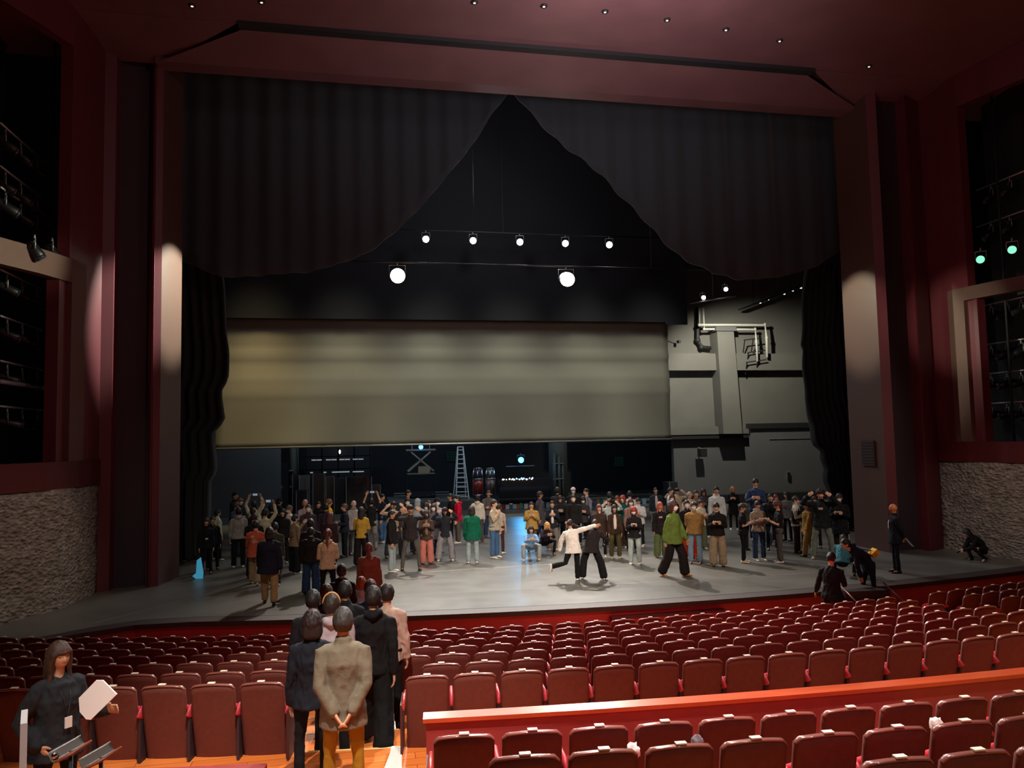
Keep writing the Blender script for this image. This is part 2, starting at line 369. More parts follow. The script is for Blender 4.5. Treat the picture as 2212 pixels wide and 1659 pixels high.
# header and ceiling
struct('wall_header', MB().box(-4.9, 15.2, 19.9, 20.4, ZT, 15.6), CEIL)
mb = MB(); mb.add([(-2.6, 18.5, 13.24), (12.2, 18.5, 13.22), (14.9, 19.9, ZT), (-4.8, 19.9, ZT)], [(0, 1, 2, 3)])
mb.add([(-2.6, 18.5, 13.24), (12.2, 18.5, 13.22), (14.9, 19.9, ZT), (-4.8, 19.9, ZT), (-2.6, 18.5, 13.5), (12.2, 18.5, 13.5), (14.9, 19.9, 13.5), (-4.8, 19.9, 13.5)], [(4, 7, 6, 5)])
struct('ceiling', mb, CEIL)
struct('trim_14', MB().box(-2.7, 12.3, 18.25, 18.5, 13.21, 13.34), BLACK)
CZ = lambda Y: 13.3+(18.4-Y)*.06
mb = MB(); v = []
for Y in (18.35, 14, 8, -6):
    v += [(-12, Y, CZ(Y)), (22, Y, CZ(Y))]
mb.add(v, [(2*i, 2*i+1, 2*i+3, 2*i+2) for i in range(3)]+[])
mb.add([(-12, 18.35, 13.3), (-2.7, 18.35, 13.3), (-4.8, 20.2, 13.05), (-12, 20.2, 13.05), (22, 18.35, 13.3), (12.3, 18.35, 13.3), (14.9, 20.2, 13.05), (22, 20.2, 13.05)], [(0, 1, 2, 3), (4, 7, 6, 5)])
struct('ceiling', mb, CEIL)
DLM = mat('downlight_glow', 'fff0d8', .5, emit='ffe2c0', es=1.6)
for i, (px, py) in enumerate(((415, 11), (565, 3), (1025, 4), (1175, 12), (1307, 24), (1441, 42), (1568, 63), (1684, 87), (1877, 142))):
    Y = 17.8
    for _ in range(12):
        d = ray(px, py); k = (CZ(Y)-CAMH)/d.z; Y = d.y*k
        if Y > 18.3: Y = 18.3
    P = CP+d*k; P.z = CZ(min(P.y, 18.3))
    t = empty('downlight', P, 0, 'small recessed ceiling downlight, %s from the left in its row' % ORD[i+1], 'ceiling light', 'downlights in the ceiling above the stage')
    mb = MB().loft([(0, 0, .0), (0, 0, -.03)], [.085, .075], None, 16, False); mb.build('rim', BLACK, t, True)
    MB().loft([(0, 0, -.02), (0, 0, -.034)], [.03, .03], None, 12, False).build('lens', DLM, t)

# ---------------- side walls with lighting boxes
def sidewall(sgn, P, name, zs, zr, zo, zb, Yin, Yout):
    'P: plan points from the stage towards the audience'
    def interp(Y):
        for (x0, y0), (x1, y1) in zip(P, P[1:]):
            if y1 <= Y <= y0: return x0+(x1-x0)*(y0-Y)/(y0-y1)
        return P[-1][0]
    def strip(nm, Ya, Yb, z0, z1, m, off=0., nY=10, rough=0.):
        rows = []
        nz = max(2, int((z1-z0)/.12)) if rough else 2
        for i in range(nY+1):
            Y = Ya+(Yb-Ya)*i/nY; x = interp(Y)+sgn*off; row = []
            for j in range(nz+1):
                z = z0+(z1-z0)*j/nz
                q = rough*noise.fractal(Vector((x*1.5, Y*1.5, z*2.2)), 1, 2, 4) if rough else 0
                row.append((x+q, Y, z))
            rows.append(row)
        return struct(nm, MB().sheet(rows, off=(sgn*.25, 0, 0)), m, bool(rough))
    Y0, Yn = P[0][1], P[-1][1]
    strip(name, Y0, Yn, -.14, zs, STONE, 0, 60, .05)
    strip(name, Y0, Yn, zs, zr, REDWOOD, -.05)
    strip(name, Y0, Yout, zr, 13.4, PR, 0)
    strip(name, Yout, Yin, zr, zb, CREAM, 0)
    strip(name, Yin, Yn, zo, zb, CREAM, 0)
    strip(name, Yin, Yin-.32, zr, zo, PR, .1)
    strip(name, Yout, Yout-.75, zb, 13.4, PR, 0)
    strip(name, Yout-.75, Yn, 12.4, 13.4, PR, 0)
    strip(name, Y0, Yn, zr-.3, 13.4, BLACK, 2.2)
    return interp
LW = sidewall(-1, [(-6.02, 19.85), (-6.1, 19), (-6.25, 18), (-6.75, 17), (-7.4, 15.6), (-8.6, 13), (-10, 9)], 'wall_left', 2.52, 3.1, 7.05, 7.58, 18.41, 19.03)
RW = sidewall(1, [(16.42, 19.42), (16.47, 19), (16.5, 18), (16.75, 16.8), (17.3, 15), (18.5, 12), (19.5, 9)], 'wall_right', 2.5, 3.05, 6.95, 7.32, 18.21, 18.78)
# auditorium walls outside the picture keep the house light in
struct('wall_back', MB().box(-14, 24, -10.2, -10, -1.3, 14.5), REDWOOD)
struct('wall_left', MB().box(-12.2, -12, -10, 13, -1.3, 14.5), REDWOOD); struct('wall_right', MB().box(22, 22.2, -10, 13, -1.3, 14.5), REDWOOD)

# ---------------- stage house
struct('wall_rear', MB().box(-16, 34, 46, 46.3, 0, 22), mat('rear_wall_blueblack', '191b22', .7, bump=.1, bscale=4))
struct('wall_rear', MB().box(-16, -15.7, 21.5, 46, 0, 22), BLACK); struct('wall_rear', MB().box(34, 34.3, 19.5, 46, 0, 22), BLACK)
struct('ceiling', MB().box(-16, 34, 20, 46, 22, 22.3), BLACK)
struct('wall_rear', MB().box(-9, -3.6, 38, 38.3, 0, 7), WALLDARK)
# right rear wall with pillar, beams and sliding door
WY = 38.0
def wp(px, py, Y=WY): return atY(px, py, Y)
x0, x1 = wp(1440, 800).x, 30
zb0, zb1 = wp(1500, 802).z, wp(1500, 766).z
zl0, zl1 = wp(1500, 939).z, wp(1500, 922).z
struct('wall_right_rear', MB().box(x0-.6, x1, WY, WY+.3, zl0, 16), WALLGREY)
struct('wall_right_rear', MB().box(x0+.25, wp(1625, 1000).x, WY+.05, WY+.35, 0, zl0), WALLDARK)
struct('trim_15', MB().box(x0-1, x1, WY-.55, WY, zb0, zb1), WALLGREY)
struct('trim_16', MB().box(x0-1, wp(1612, 930).x, WY-.35, WY, zl0, zl1), WALLGREY)
struct('trim_17', MB().box(x0-.3, wp(1625, 930).x, WY-.3, WY, zl0-.22, zl0), BLACK)
a, b, c, d = wp(1549, 715, WY-.9), wp(1585, 715, WY-.9), wp(1604, 937, WY-.9), wp(1563, 937, WY-.9)
mb = MB(); v = [a, b, c, d]; mb.add(v+[Vector((q.x, WY, q.z)) for q in v], [(3, 2, 1, 0), (0, 1, 5, 4), (1, 2, 6, 5), (2, 3, 7, 6), (3, 0, 4, 7), (4, 5, 6, 7)])
struct('wall_right_rear', mb, WALLGREY)
struct('trim_18', MB().box(a.x-.1, b.x+.1, WY-1.0, WY, a.z, a.z+.25), WALLDARK)
# sliding door, nearer
DY = 36.0
p0, p1 = atY(1621, 915, DY), atY(1621, 926, DY)
dr = empty('door_1', (p0.x, DY, 0)); tag(dr, kind='structure')
dp = MB().box(0, 9, 0, .2, 0, p1.z).build('panel', WALLDARK, dr)
MB().box(-.15, 9, -.1, .2, p1.z, p0.z).build('top_rail', BLACK, dr)
MB().box(1.0, 8, -.03, 0, atY(1700, 947, DY).z-.03, atY(1700, 947, DY).z+.02).build('seam', WALLGREY, dr)
MB().box(1.9, 2.05, -.08, 0, atY(1710, 1035, DY).z, atY(1710, 1020, DY).z).build('handle', CHROME, dp)
# doorway with small lamps, left rear
dr = empty('door_2', (atY(590, 1060, 42).x, 42, 0)); tag(dr, kind='structure')
MB().box(-.75, .75, 0, .15, 0, 2.4).build('panel', BLACK, dr)
for dx, dz in ((-.28, 1.05), (-.15, 1.05), (.35, 1.1), (.2, .55)):
    MB().ball((dx, -.04, dz), .04, 8, 6).build('indicator_lamp', mat('door_lamp', 'ffe8d0', .5, emit='ffe0c0', es=4), dr)
VELVET = mat('black_velvet', '15161b', .95)
# black border cloth above the screen
struct('wall_rear', MB().box(-16, wp(1437, 690, 32.6).x, 32.55, 32.65, 8.52, 20), VELVET)
struct('wall_rear', MB().box(wp(1437, 690, 32.6).x, wp(1484, 690, 32.6).x, 32.55, 32.65, 8.42, 20), VELVET)
struct('wall_rear', MB().box(wp(1484, 600, 32.6).x, 30, 32.6, 32.7, wp(1600, 585, 32.6).z, 20), VELVET)
# screen
sc = empty('hanging_screen', (-5.66, 33, 3.22), 0, 'wide grey cloth screen hanging across the rear stage', 'screen')
Wd = 19.66; rows = []
for i in range(25):
    z = 5.4*i/24; yy = -.11*exp(-((z-3.85)/.1)**2)-.10*exp(-((z-2.8)/.1)**2)-.05*exp(-((z-2.2)/.15)**2)+.04*sin(z*2)
    rows.append([(Wd*j/60, yy+.012*sin(j*.9)+.008*sin(j*2.3+z), z) for j in range(61)])
MB().sheet(rows, off=(0, .02, 0)).build('cloth', SCRIM, sc, True)
MB().rod((0, 0, .0), (Wd, 0, .0), .04).build('bottom_bar', STEEL, sc, True)
for q in (.2, 9, 19.4): MB().rod((q, 0, 5.3), (q, 0, 18.8), .01).build('cable', BLACK, sc)
# side and top drapes
def drape(name, xs_fn, z0, z1, Y, label, nz=60, nu=90, folds=16):
    rows = []
    for i in range(nz+1):
        z = z0+(z1-z0)*i/nz; xa, xb = xs_fn(z); row = []
        for j in range(nu+1):
            u = j/nu; row.append((xa+(xb-xa)*u, Y+.16*sin(2*pi*folds*u+.6*sin(z*.7))+.05*sin(z*3+u*9), z))
        rows.append(row)
    return tag(MB().sheet(rows, off=(0, .03, 0)).build(name, DRAPE, None, True), label, 'curtain')
def edge_fn(pts, Y):
    P = [atY(x, y, Y) for x, y in pts]; P = sorted([(p.z, p.x) for p in P])
    def f(z):
        if z <= P[0][0]: return P[0][1]
        for (za, xa), (zb, xb) in zip(P, P[1:]):
            if za <= z <= zb: return xa+(xb-xa)*(z-za)/(zb-za+1e-9)
        return P[-1][1]
    return f
eL = edge_fn([(480, 560), (487, 640), (491, 720), (496, 760), (495, 812), (489, 830), (482, 835), (480, 850), (486, 905), (484, 912), (462, 932), (463, 950), (470, 1005), (468, 1020), (455, 1040), (452, 1240)], 24.2)
eR = edge_fn([(1745, 540), (1735, 600), (1730, 680), (1727, 748), (1733, 755), (1732, 801), (1738, 860), (1748, 906), (1753, 915), (1754, 960), (1774, 972), (1773, 988), (1784, 1014), (1781, 1036), (1790, 1061), (1792, 1190)], 24.2)
drape('side_curtain', lambda z: (-8.5, eL(z)), 0.02, 12.5, 24.2, 'black stage curtain gathered at the left with a stepped ragged edge')
drape('side_curtain', lambda z: (19, eR(z)), 0.02, 12.5, 24.2, 'black stage curtain gathered at the right with a stepped ragged edge')
# swagged tabs: lower edge curves
def swag(name, pts, Y, label, m):
    P = [atY(x, y, Y) for x, y in pts]; P.sort(key=lambda p: p.x); rows = []
    n = 110; nz = 26
    for i in range(nz+1):
        row = []
        for j in range(n+1):
            X = P[0].x+(P[-1].x-P[0].x)*j/n
            for a, b in zip(P, P[1:]):
                if a.x <= X <= b.x+1e-6: zb = a.z+(b.z-a.z)*(X-a.x)/(b.x-a.x); break
            z = zb+(20-zb)*i/nz
            row.append((X, Y+.075*sin(j*.9+.02*i)*(1-i/nz*.3)+.05*sin(j*.37), z))
        rows.append(row)
    return tag(MB().sheet(rows, off=(0, .03, 0)).build(name, m, None, True), label, 'curtain')
sw = mat('green_black_tabs', '2a343a', .85, sheen=.2, bump=.2, bscale=14, stretch=(5, 1, .3))
swag('swagged_curtain', [(385, 560), (480, 600), (660, 588), (740, 568), (800, 542), (850, 505), (900, 455), (950, 400), (1000, 338), (1030, 300), (1060, 250), (1100, 200), (1150, 140)], 23, 'left green-black swag curtain with a curved lower hem drawn up to the middle', sw)
swag('swagged_curtain', [(1050, 140), (1110, 200), (1150, 250), (1190, 290), (1240, 330), (1300, 380), (1370, 450), (1430, 520), (1480, 560), (1540, 590), (1600, 604), (1680, 600), (1760, 578), (1850, 520)], 22.3, 'right green-black swag curtain with a curved lower hem drawn up to the middle', sw)
# ================================================================ SEATS
def seat_top(x):  # profile of the back's top edge
    t = abs(x)/.217; return .90-.022*t*t-(.03*((t-.86)/.14)**2 if t > .86 else 0)
def seat_y(x, z):
    f = (z-.02)/.88; return .215*(1-f)**1.0+.02*(x/.217)**2-.012*sin(pi*f)
def make_seat():
    root = empty('theatre_seat', (0, 0, 0))
    rows = []
    for i in range(13):
        f = i/12; row = []
        for j in range(17):
            x = -.217+.434*j/16; z = .03+(seat_top(x)-.03)*f; row.append((x, seat_y(x, z), z))
        rows.append(row)
    br = MB().sheet(rows, off=(0, .035, .008)).build('backrest', SEATBACK, root, True)
    pts = []
    for j in range(15):
        x = -.213+.426*j/14; z = seat_top(x); pts.append((x, seat_y(x, z)+.016, z+.002))
    MB().loft(pts, [(.02, .008)]+[(.024, .011)]*(len(pts)-2)+[(.02, .008)], (0, 1, 0), 10).build('top_rim', SEATWOOD, br, True)
    MB().box(-.035, .035, -.006, .034, seat_top(0)+.016, seat_top(0)+.025).build('number_plate', PLATE, br)
    mb = MB().loft([(0, .07, .8), (0, .12, .6), (0, .2, .4)], [(.17, .03), (.19, .05), (.19, .04)], (1, 0, 0), 14)
    mb.build('back_cushion', SEATRED, root, True)
    MB().loft([(0, .24, .63), (0, .27, .5), (0, .27, .36)], [(.2, .035), (.21, .055), (.2, .05)], (1, 0, 0), 14).build('seat_cushion', SEATRED, root, True)
    MB().box(-.2, .2, .27, .36, 0, .32).build('base', DARKWOOD, root)
    mb = MB().loft([(.245, .09, .575), (.245, .12, .64), (.245, .43, .65)], [(.021, .085), (.022, .05), (.019, .02)], (1, 0, 0), 10)
    mb.build('armrest', mat('arm_pink_red', 'c03c48', .45), root, True)
    MB().box(.233, .257, .075, .40, .02, .6).build('side_panel', DARKWOOD, root)
    return root
SEAT = make_seat()
def add_end(o, s):
    if s < 0:
        MB().loft([(-.245, .03, .60), (-.245, .2, .64), (-.245, .43, .63)], [(.02, .05), (.021, .035), (.019, .022)], (1, 0, 0), 8).build('armrest', ARMWOOD, o, True)
    MB().box(s*.265-.012, s*.265+.012, .02, .44, -.02, .62).build('end_panel', mat('end_panel_red', '4a1818', .6), o)
used = [False]
def place_seat(P, rz, label, group, end=0):
    if not used[0]: used[0] = True; o = SEAT
    else: o = copy_tree(SEATPROTO[0])
    o.location = P; o.rotation_euler = (0, 0, rz); tag(o, label, 'seat', group)
    return o
SEATPROTO = [SEAT]
PITCH = .491
LASTL = {1: (628, 1370), 2: (621, 1383.3), 3: (613, 1397), 4: (604, 1411.3), 5: (592, 1429), 6: (579, 1450.7), 7: (563, 1477)}
FIRSTR = {1: (917, 1360.4), 2: (895, 1372.5), 3: (873, 1387), 4: (919.5, 1399), 5: (891, 1417.7), 6: (953, 1435), 7: (922, 1461)}
ends = []
def pxx(P):
    d = P-CP; return 1106+F*d.dot(CR)/d.dot(fw)
def arc_of(p, z):
    P = at(p[0], p[1], z); return atan2(P.x-HX, HY-P.y)*radius(P)
for k in range(1, 8):
    zt = ZF[k]+.9; R = RK[k]
    rowname = '%s row from the stage' % ORD[k] if k < 7 else 'row along the cross aisle'
    a = arc_of(LASTL[k], zt); n = 0
    while True:
        P = polar(R, a-n*PITCH, ZF[k])
        if pxx(P+Vector((0, 0, .9))) < -45: break
        o = place_seat(P, (a-n*PITCH)/R, '%s red seat left of the aisle steps, %s' % (ORD[n+1], rowname), 'theatre seats in the left block')
        if n == 0: ends.append((o, 1))
        n += 1
    a = arc_of(FIRSTR[k], zt); n = 0
    while a+n*PITCH < 4.55:
        P = polar(R, a+n*PITCH, ZF[k])
        if pxx(P+Vector((0, 0, .9))) > 2250: break
        o = place_seat(P, (a+n*PITCH)/R, '%s red seat right of the aisle steps, %s' % (ORD[n+1], rowname), 'theatre seats in the right block')
        if n == 0: ends.append((o, -1))
        n += 1
for R, z, a, w, n in ((45.25, .39, -4.68, 'front row behind the low wall', 13), (46.09, .56, -4.42, 'second row behind the low wall', 10), (46.72, .65, -2.42, 'hindmost row at the bottom right corner', 4)):
    for i in range(n):
        P = polar(R, a+i*PITCH, z)
        if pxx(P+Vector((0, 0, .9))) > 2300: break
        o = place_seat(P, (a+i*PITCH)/R, 'large near red seat, %s from the left, %s' % (ORD[i+1], w), 'theatre seats behind the low wall')
        if i == 0 and R < 46: ends.append((o, -1))
side = [[(2030, 1280), (2066, 1276), (2103, 1272), (2136, 1267), (2170, 1262.5), (2203, 1258)], [(2104, 1285), (2142, 1280), (2180, 1275.5), (2215, 1271)], [(2188, 1290), (2224, 1286)]]
for r, row in enumerate(side):
    z = .21+.0*r; p, q = at(*row[0], z), at(*row[-1], z); d = (q-p).normalized()
    for i in range(len(row)):
        P = p+d*(i*.5); P.z = z-.9
        o = place_seat(P, atan2(d.y, d.x), 'dark angled seat, %s from the left in the %s line of the far right block' % (ORD[i+1], ORD[r+1]), 'angled seats of the right side block')
        if i == 0: MB().loft([(0, .12, .44), (0, .3, .45), (0, .56, .44)], [(.2, .05), (.21, .06), (.19, .04)], (1, 0, 0), 14).build('lowered_cushion', SEATRED, o, True)
for o, s in ends: add_end(o, s)
# three side seats with a red cushion folded down
for (px, py) in ((2003, 1304), (2068, 1319), (2140, 1328)):
    pass

# low wall with orange cap
a0 = arc_of((921, 1549), 1.03)/44.05
mb = MB(); sector(mb, 43.99, 44.1, a0, A1, .1, 1.0); pw = struct('wall_parapet', mb, mat('parapet_red', '963a3c', .4, bump=.06, bscale=5, var=.08, coat=.2))
mb = MB(); sector(mb, 43.96, 44.13, a0-.0006, A1, 1.0, 1.035); struct('trim_19', mb, CAPWOOD)
z = .62; R = radius(at(577, 1649, z)); a1 = arc_of((577, 1649), z)/R
mb = MB(); sector(mb, R, R+.14, A0, a1, .1, z); struct('wall_parapet', mb, MATS['parapet_red'])
# white curved sheet on the plank floor
pts = [at(x, y, AISLE+.003) for x, y in ((846, 1613), (868, 1612), (868, 1720), (808, 1720), (822, 1676), (832, 1655), (841, 1632))]
tag(MB().add([(p.x, p.y, p.z) for p in pts]+[(p.x, p.y, p.z+.006) for p in pts], [tuple(range(6, -1, -1)), tuple(range(7, 14))]+[(i, (i+1) % 7, 7+(i+1) % 7, 7+i) for i in range(7)]).build('white_sheet', mat('white_glossy', 'fffdf8', .3)),
    'bright white curved sheet lying on the plank aisle beside the seat end', 'sheet')
# white panel seen edge-on
p = at(52, 1536, 1.35)
t = empty('white_board', (0, 0, 0), 0, 'narrow white board seen nearly edge-on beside the woman at lower left', 'board')
d = ray(53, 1536); P = CP+d*(4.7/d.dot(fw)); d2 = ray(53, 1659)
t.location = (P.x, P.y, AISLE); t.rotation_euler = (0, 0, .35)
MB().box(-.017, .017, -.25, .03, .35, P.z-AISLE).build('board', mat('white_board', 'd8d4d2', .4), t)
MB().box(-.012, .012, -.06, .0, 0, .35).build('post', STEEL, t)
# two grey trays with wooden rims
for i, (px, py) in enumerate(((146, 1614), (211, 1628))):
    d = ray(px, py); P = CP+d*(4.5/d.dot(fw))
    t = empty('curved_tray', P, 0, ('left grey curved tray with wooden rim and silver cup, before the woman', 'right grey curved tray with a wooden rim on a thin black post')[i], 'tray', 'curved grey trays at lower left')
    u = (CR*.78+CU*.36+fw*.5).normalized(); wv = (CR*.55-CU*.75).normalized()
    rows = []
    for a in range(9):
        s = -.11+.22*a/8; row = []
        for b in range(9):
            th = pi*b/8; row.append((u*s+wv*(.035*cos(th))+Vector((0, 0, -.03*sin(th))))*.8)
        rows.append(row)
    MB().sheet(rows, off=(0, 0, -.005)).build('trough', mat('tray_grey', 'a4a6a2', .35, metal=.4), t, True)
    MB().loft([u*-.08+wv*.04, u*0+wv*.044, u*.11+wv*.036], [(.009, .018), (.011, .02), (.008, .011)], (0, 0, 1), 8).build('wooden_rim', mat('tray_rim', '9a4a30', .4), t, True)
    if i == 0: MB().ball(u*-.07+Vector((0, 0, -.005)), .02).build('cup', CHROME, t, True)
    MB().rod(Vector((0, 0, -.03))+u*.02, Vector((0, 0, AISLE-P.z))+u*.02, .012).build('post', BLACK, t, True)
# things left on the rear seats
for i, (px, py, lab, nm, cat, c) in enumerate(((1368, 1615, 'crumpled white garment between the third and fourth near seats', 'garment', 'clothing', 'f0eae8'), (1507, 1600, 'grey folded bag lying between the fourth and fifth near seats', 'bag', 'bag', '777078'), (2023, 1560, 'white paper sheet wedged between near seats at the right', 'paper', 'paper', 'eae4e0'))):
    d = ray(px, py); P = CP+d*(5.35/d.dot(fw)); mb = MB()
    rnd = random.Random(i)
    mb.ball((0, 0, 0), (.07, .06, .09), 14, 10, fn=lambda q: Vector((q.x*.045, q.y*.05, q.z*.06))*(1+.5*noise.noise(q*2.3+Vector((i*5, 0, 0)))))
    o = tag(mb.build(nm, cloth(c), None, True), lab, cat); o.location = P+Vector((0, 0, -.03))

# stairs up to the stage: left (mostly hidden by the queue) and right
def stairs(loc, rz, label, n, rise, depth, w, rails):
    t = empty('stage_steps', loc, rz, label, 'steps')
    for i in range(n): MB().box(-w/2, w/2, i*depth, n*depth, i*rise, (i+1)*rise-.005).build('step', mat('step_black', '1c1719', .5), t)
    if rails:
        for s in (-1, 1):
            MB().pipe([(s*w/2, .0, .1), (s*w/2, 0, .55), (s*w/2, n*depth, n*rise+.1)], .02).build('handrail', mat('rail_red', '6a3028', .35, coat=.4), t, True)
    return t
X = .1; stairs((X, edgeY(X)-.44-.9, ZF[1]), .08, 'black portable steps up to the stage under the queue of people', 3, .23, .3, 1.3, False)
Pst = at(1852, 1300, -.2); X = 10.6; stairs((X, edgeY(X)-.44-.75, ZF[1]), -.12, 'dark steps with thin red-brown rails at the right of the stage front', 3, .23, .25, 1.0, True)

# ================================================================ LAMPS
GLOW = mat('lamp_glow', 'fff6e6', .5, emit='ffe9cc', es=28)
GLOWC = mat('lamp_glow_cool', 'f4f6ff', .5, emit='e8eeff', es=14)
GLOWG = mat('lamp_glow_green', 'a8f0d0', .5, emit='7ff0c0', es=1.3)
GLOWB = mat('lamp_glow_blue', '60b0ff', .5, emit='2f8cff', es=18)
LENS = mat('lamp_glass', '20242c', .08, spec=.9)
def lamp(P, target, label, group, r=.11, L=.36, glow=None, name='stage_lamp', big=False):
    t = empty(name, P, 0, label, 'stage lamp', group)
    d = (Vector(target)-Vector(P)).normalized()
    side = d.cross(Vector((0, 0, 1))).normalized()
    hs = MB().loft([d*-L*.5, d*-L*.3, d*L*.2, d*L*.5], [r*.7, r, r, r*1.08], None, 14, True).build('housing', LAMPBLK, t, True)
    MB().loft([d*(L*.5+.0), d*(L*.5+r*.64)], [r*1.02, r*1.0], None, 20, False).build('lens', glow or LENS, hs, True)
    up = Vector((0, 0, 1))
    MB().pipe([side*(r+.03), side*(r+.03)+up*(r+.1), side*-(r+.03)+up*(r+.1), side*-(r+.03)], .012, 6).build('yoke', STEEL, t, True)
    MB().rod(up*(r+.1), up*(r+.2), .02).build('clamp', STEEL, t, True)
    return t
lamp((1.35, 26, 9.0), (1.2, 13, 5.5), 'very bright warm lamp at the left over the stage', 'bright overhead lamps', .24, .5, GLOW)
lamp((7.28, 26, 9.0), (5.6, 13, 5.5), 'very bright warm lamp at the right over the stage', 'bright overhead lamps', .24, .5, GLOW)
for i, X in enumerate((2.78, 4.73, 6.71, 8.68, 10.63)):
    lamp((X, 31, 11.64), (X*.6, 17, 4.5), 'small white backlight, %s from the left on the far pipe' % ORD[i+1], 'row of five small backlights', .13, .3, GLOWC)
t = empty('lighting_pipe', (-3, 26, 9.44), 0, 'black pipe carrying the two bright overhead lamps', 'pipe')
MB().rod((0, 0, 0), (14, 0, 0), .03).build('pipe', BLACK, t, True)
for q in (.5, 7, 13.5): MB().rod((q, 0, 0), (q, 0, 21.99-t.location.z), .008).build('cable', BLACK, t)
t = empty('lighting_pipe', (-1, 31, 11.97), 0, 'black pipe carrying the row of five backlights', 'pipe')
MB().rod((0, 0, 0), (14, 0, 0), .03).build('pipe', BLACK, t, True)
for q in (.5, 7, 13.5): MB().rod((q, 0, 0), (q, 0, 21.99-t.location.z), .008).build('cable', BLACK, t)
for i, (px, py) in enumerate(((1518, 642), (1566, 624))):
    P = atY(px, py, 35); lamp(P, P+Vector((-1, -6, -2)), ('left', 'right')[i]+' small white work lamp above the grey rear wall', 'work lamps at the right rear', .1, .24, GLOWC)
a, b = atY(1490, 655, 35), atY(1590, 640, 35)
t = empty('lamp_bar', a, 0, 'dark bar carrying the work lamps above the rear wall pipes', 'bar')
MB().rod((0, 0, 0), b-a, .035).build('bar', STEEL, t, True); MB().rod((b-a)*.5, (b-a)*.5+Vector((0, 0, 12.2)), .03).build('hanger', BLACK, t, True)
for i, (px, py) in enumerate(((1641, 654), (1658, 647), (1693, 635), (1711, 628), (1729, 622))):
    P = atY(px, py, 36.5); t = empty('gallery_lamp', P, 0, 'tiny white lamp, %s from the left under the right side gallery' % ORD[i+1], 'lamp', 'tiny gallery lamps')
    MB().loft([(0, 0, 0), (.12, 0, .05)], [.06, .05], None, 10).build('housing', CHROME, t, True); MB().box(-.06, .04, -.08, -.05, -.04, .03).build('lens', mat('lamp_tiny', 'ffffff', .5, emit='eef2ff', es=3), t)
a, b = atY(1600, 668, 36.6), atY(1735, 618, 36.6)
t = empty('gallery_rail', a, 0, 'dark gallery edge with tiny lamps, top right of the rear stage', 'rail'); MB().loft([(0, 0, 0), b-a], [(.3, .06), (.3, .06)], (0, 1, 0), 6, False).build('rail', BLACK, t)
for f in (.2, .8): MB().rod((b-a)*f, (b-a)*f+Vector((0, 0, 12)), .02).build('hanger', BLACK, t)

# lighting pipes in the side boxes
def onX(px, py, X):
    d = ray(px, py); return CP+d*(X/d.x)
def boxside(X, levels, lampxs, name, tx):
    for i, (py0, px0, py1, px1) in enumerate(levels):
        a, b = onX(px0, py0, X), onX(px1, py1, X); z = (a.z+b.z)/2
        t = empty('lighting_pipe', (X, a.y, z), 0, 'silver pipe with lamps in the %s lighting box, %s from the top' % (name, ORD[i+1]), 'pipe', 'pipes in the %s lighting box' % name)
        MB().rod((0, 0, 0), (0, b.y-a.y, 0), .024).build('pipe', STEEL, t, True)
        for j, px in enumerate(lampxs):
            q = onX(px, py0+(py1-py0)*(px-px0)/(px1-px0+.01), X)
            s = rnd.uniform(.09, .13)
            lamp((X, q.y, z-.34), (tx, q.y+6, 1), '%s spotlight from the stage, %s pipe, %s lighting box' % (ORD[j+1], ORD[i+1], name), 'spotlights in the %s lighting box' % name, s, rnd.uniform(.34, .5), None, 'spotlight')
rnd = random.Random(8)
boxside(-7.35, [(585, 0, 622, 90), (685, 0, 711, 90), (782, 0, 797, 90), (878, 0, 886, 90)], [80, 48, 16], 'lower left', 4)
boxside(-7.35, [(270, 0, 345, 95), (362, 0, 428, 95), (425, 0, 452, 95)], [80, 45, 12], 'upper left', 4)
boxside(18.3, [(640, 2212, 665, 2110), (735, 2212, 745, 2110), (800, 2212, 810, 2110), (868, 2212, 873, 2110)], [2140, 2175, 2205], 'lower right', 6)
boxside(18.3, [(360, 2212, 420, 2110), (455, 2212, 490, 2110)], [2140, 2180], 'upper right', 6)
a = onX(0, 824, -7.2); b = onX(154, 848, -6.9)
t = empty('catwalk_rail', a, 0, 'thick pale metal rail crossing the lower left lighting box', 'rail'); MB().loft([(0, 0, 0), b-a], [(.05, .06), (.05, .06)], (0, 0, 1), 8).build('rail', STEEL, t, True)
for px, nm in ((104, 'left'), (2180, 'right')):
    X = -6.9 if nm == 'left' else 17.4
    q = onX(px, 780, X); t = empty('box_post', (X, q.y, 3.0), 0, 'thin dark upright post inside the %s lighting box' % nm, 'post'); MB().rod((0, 0, 0), (0, 0, 10), .03).build('post', BLACK, t, True)
for px, py, X, l in ((147, 491, -6.55, 'green-lit lamp rim under the upper left lighting box'), (2119, 559, 16.6, 'pale green glowing lamp, the lower one at the far right'), (2187, 538, 16.9, 'pale green glowing lamp at the right edge, the higher one')):
    P = onX(px, py, X); lamp(P, (P.x+(3 if X < 0 else -5), P.y-(.3 if X < 0 else 4.5), P.z-2), l, 'green lamps', .1, .3, GLOWG, 'effect_lamp')
for px, py, nm in ((74, 540, 'cluster of chrome-hooked lamps hanging over the cream band at left'), (112, 545, 'single black lamp hanging just right of the chrome cluster at left')):
    P = onX(px, py, -6.55); lamp(P, (P.x+2, P.y+1, P.z-3), nm, 'lamps over the cream band', .12, .3, None, 'spotlight')

# ================================================================ REAR STAGE PROPS
RZ = .45
mb = MB(); x0, x1 = atY(842, 1080, 37).x, atY(1030, 1080, 37).x
tag(mb.box(x0, x1, 37, 41.5, 0, RZ).build('stage_riser', mat('riser_grey', '63645e', .6, bump=.1)), 'low grey riser platform under the ladder at the rear of the stage', 'riser')
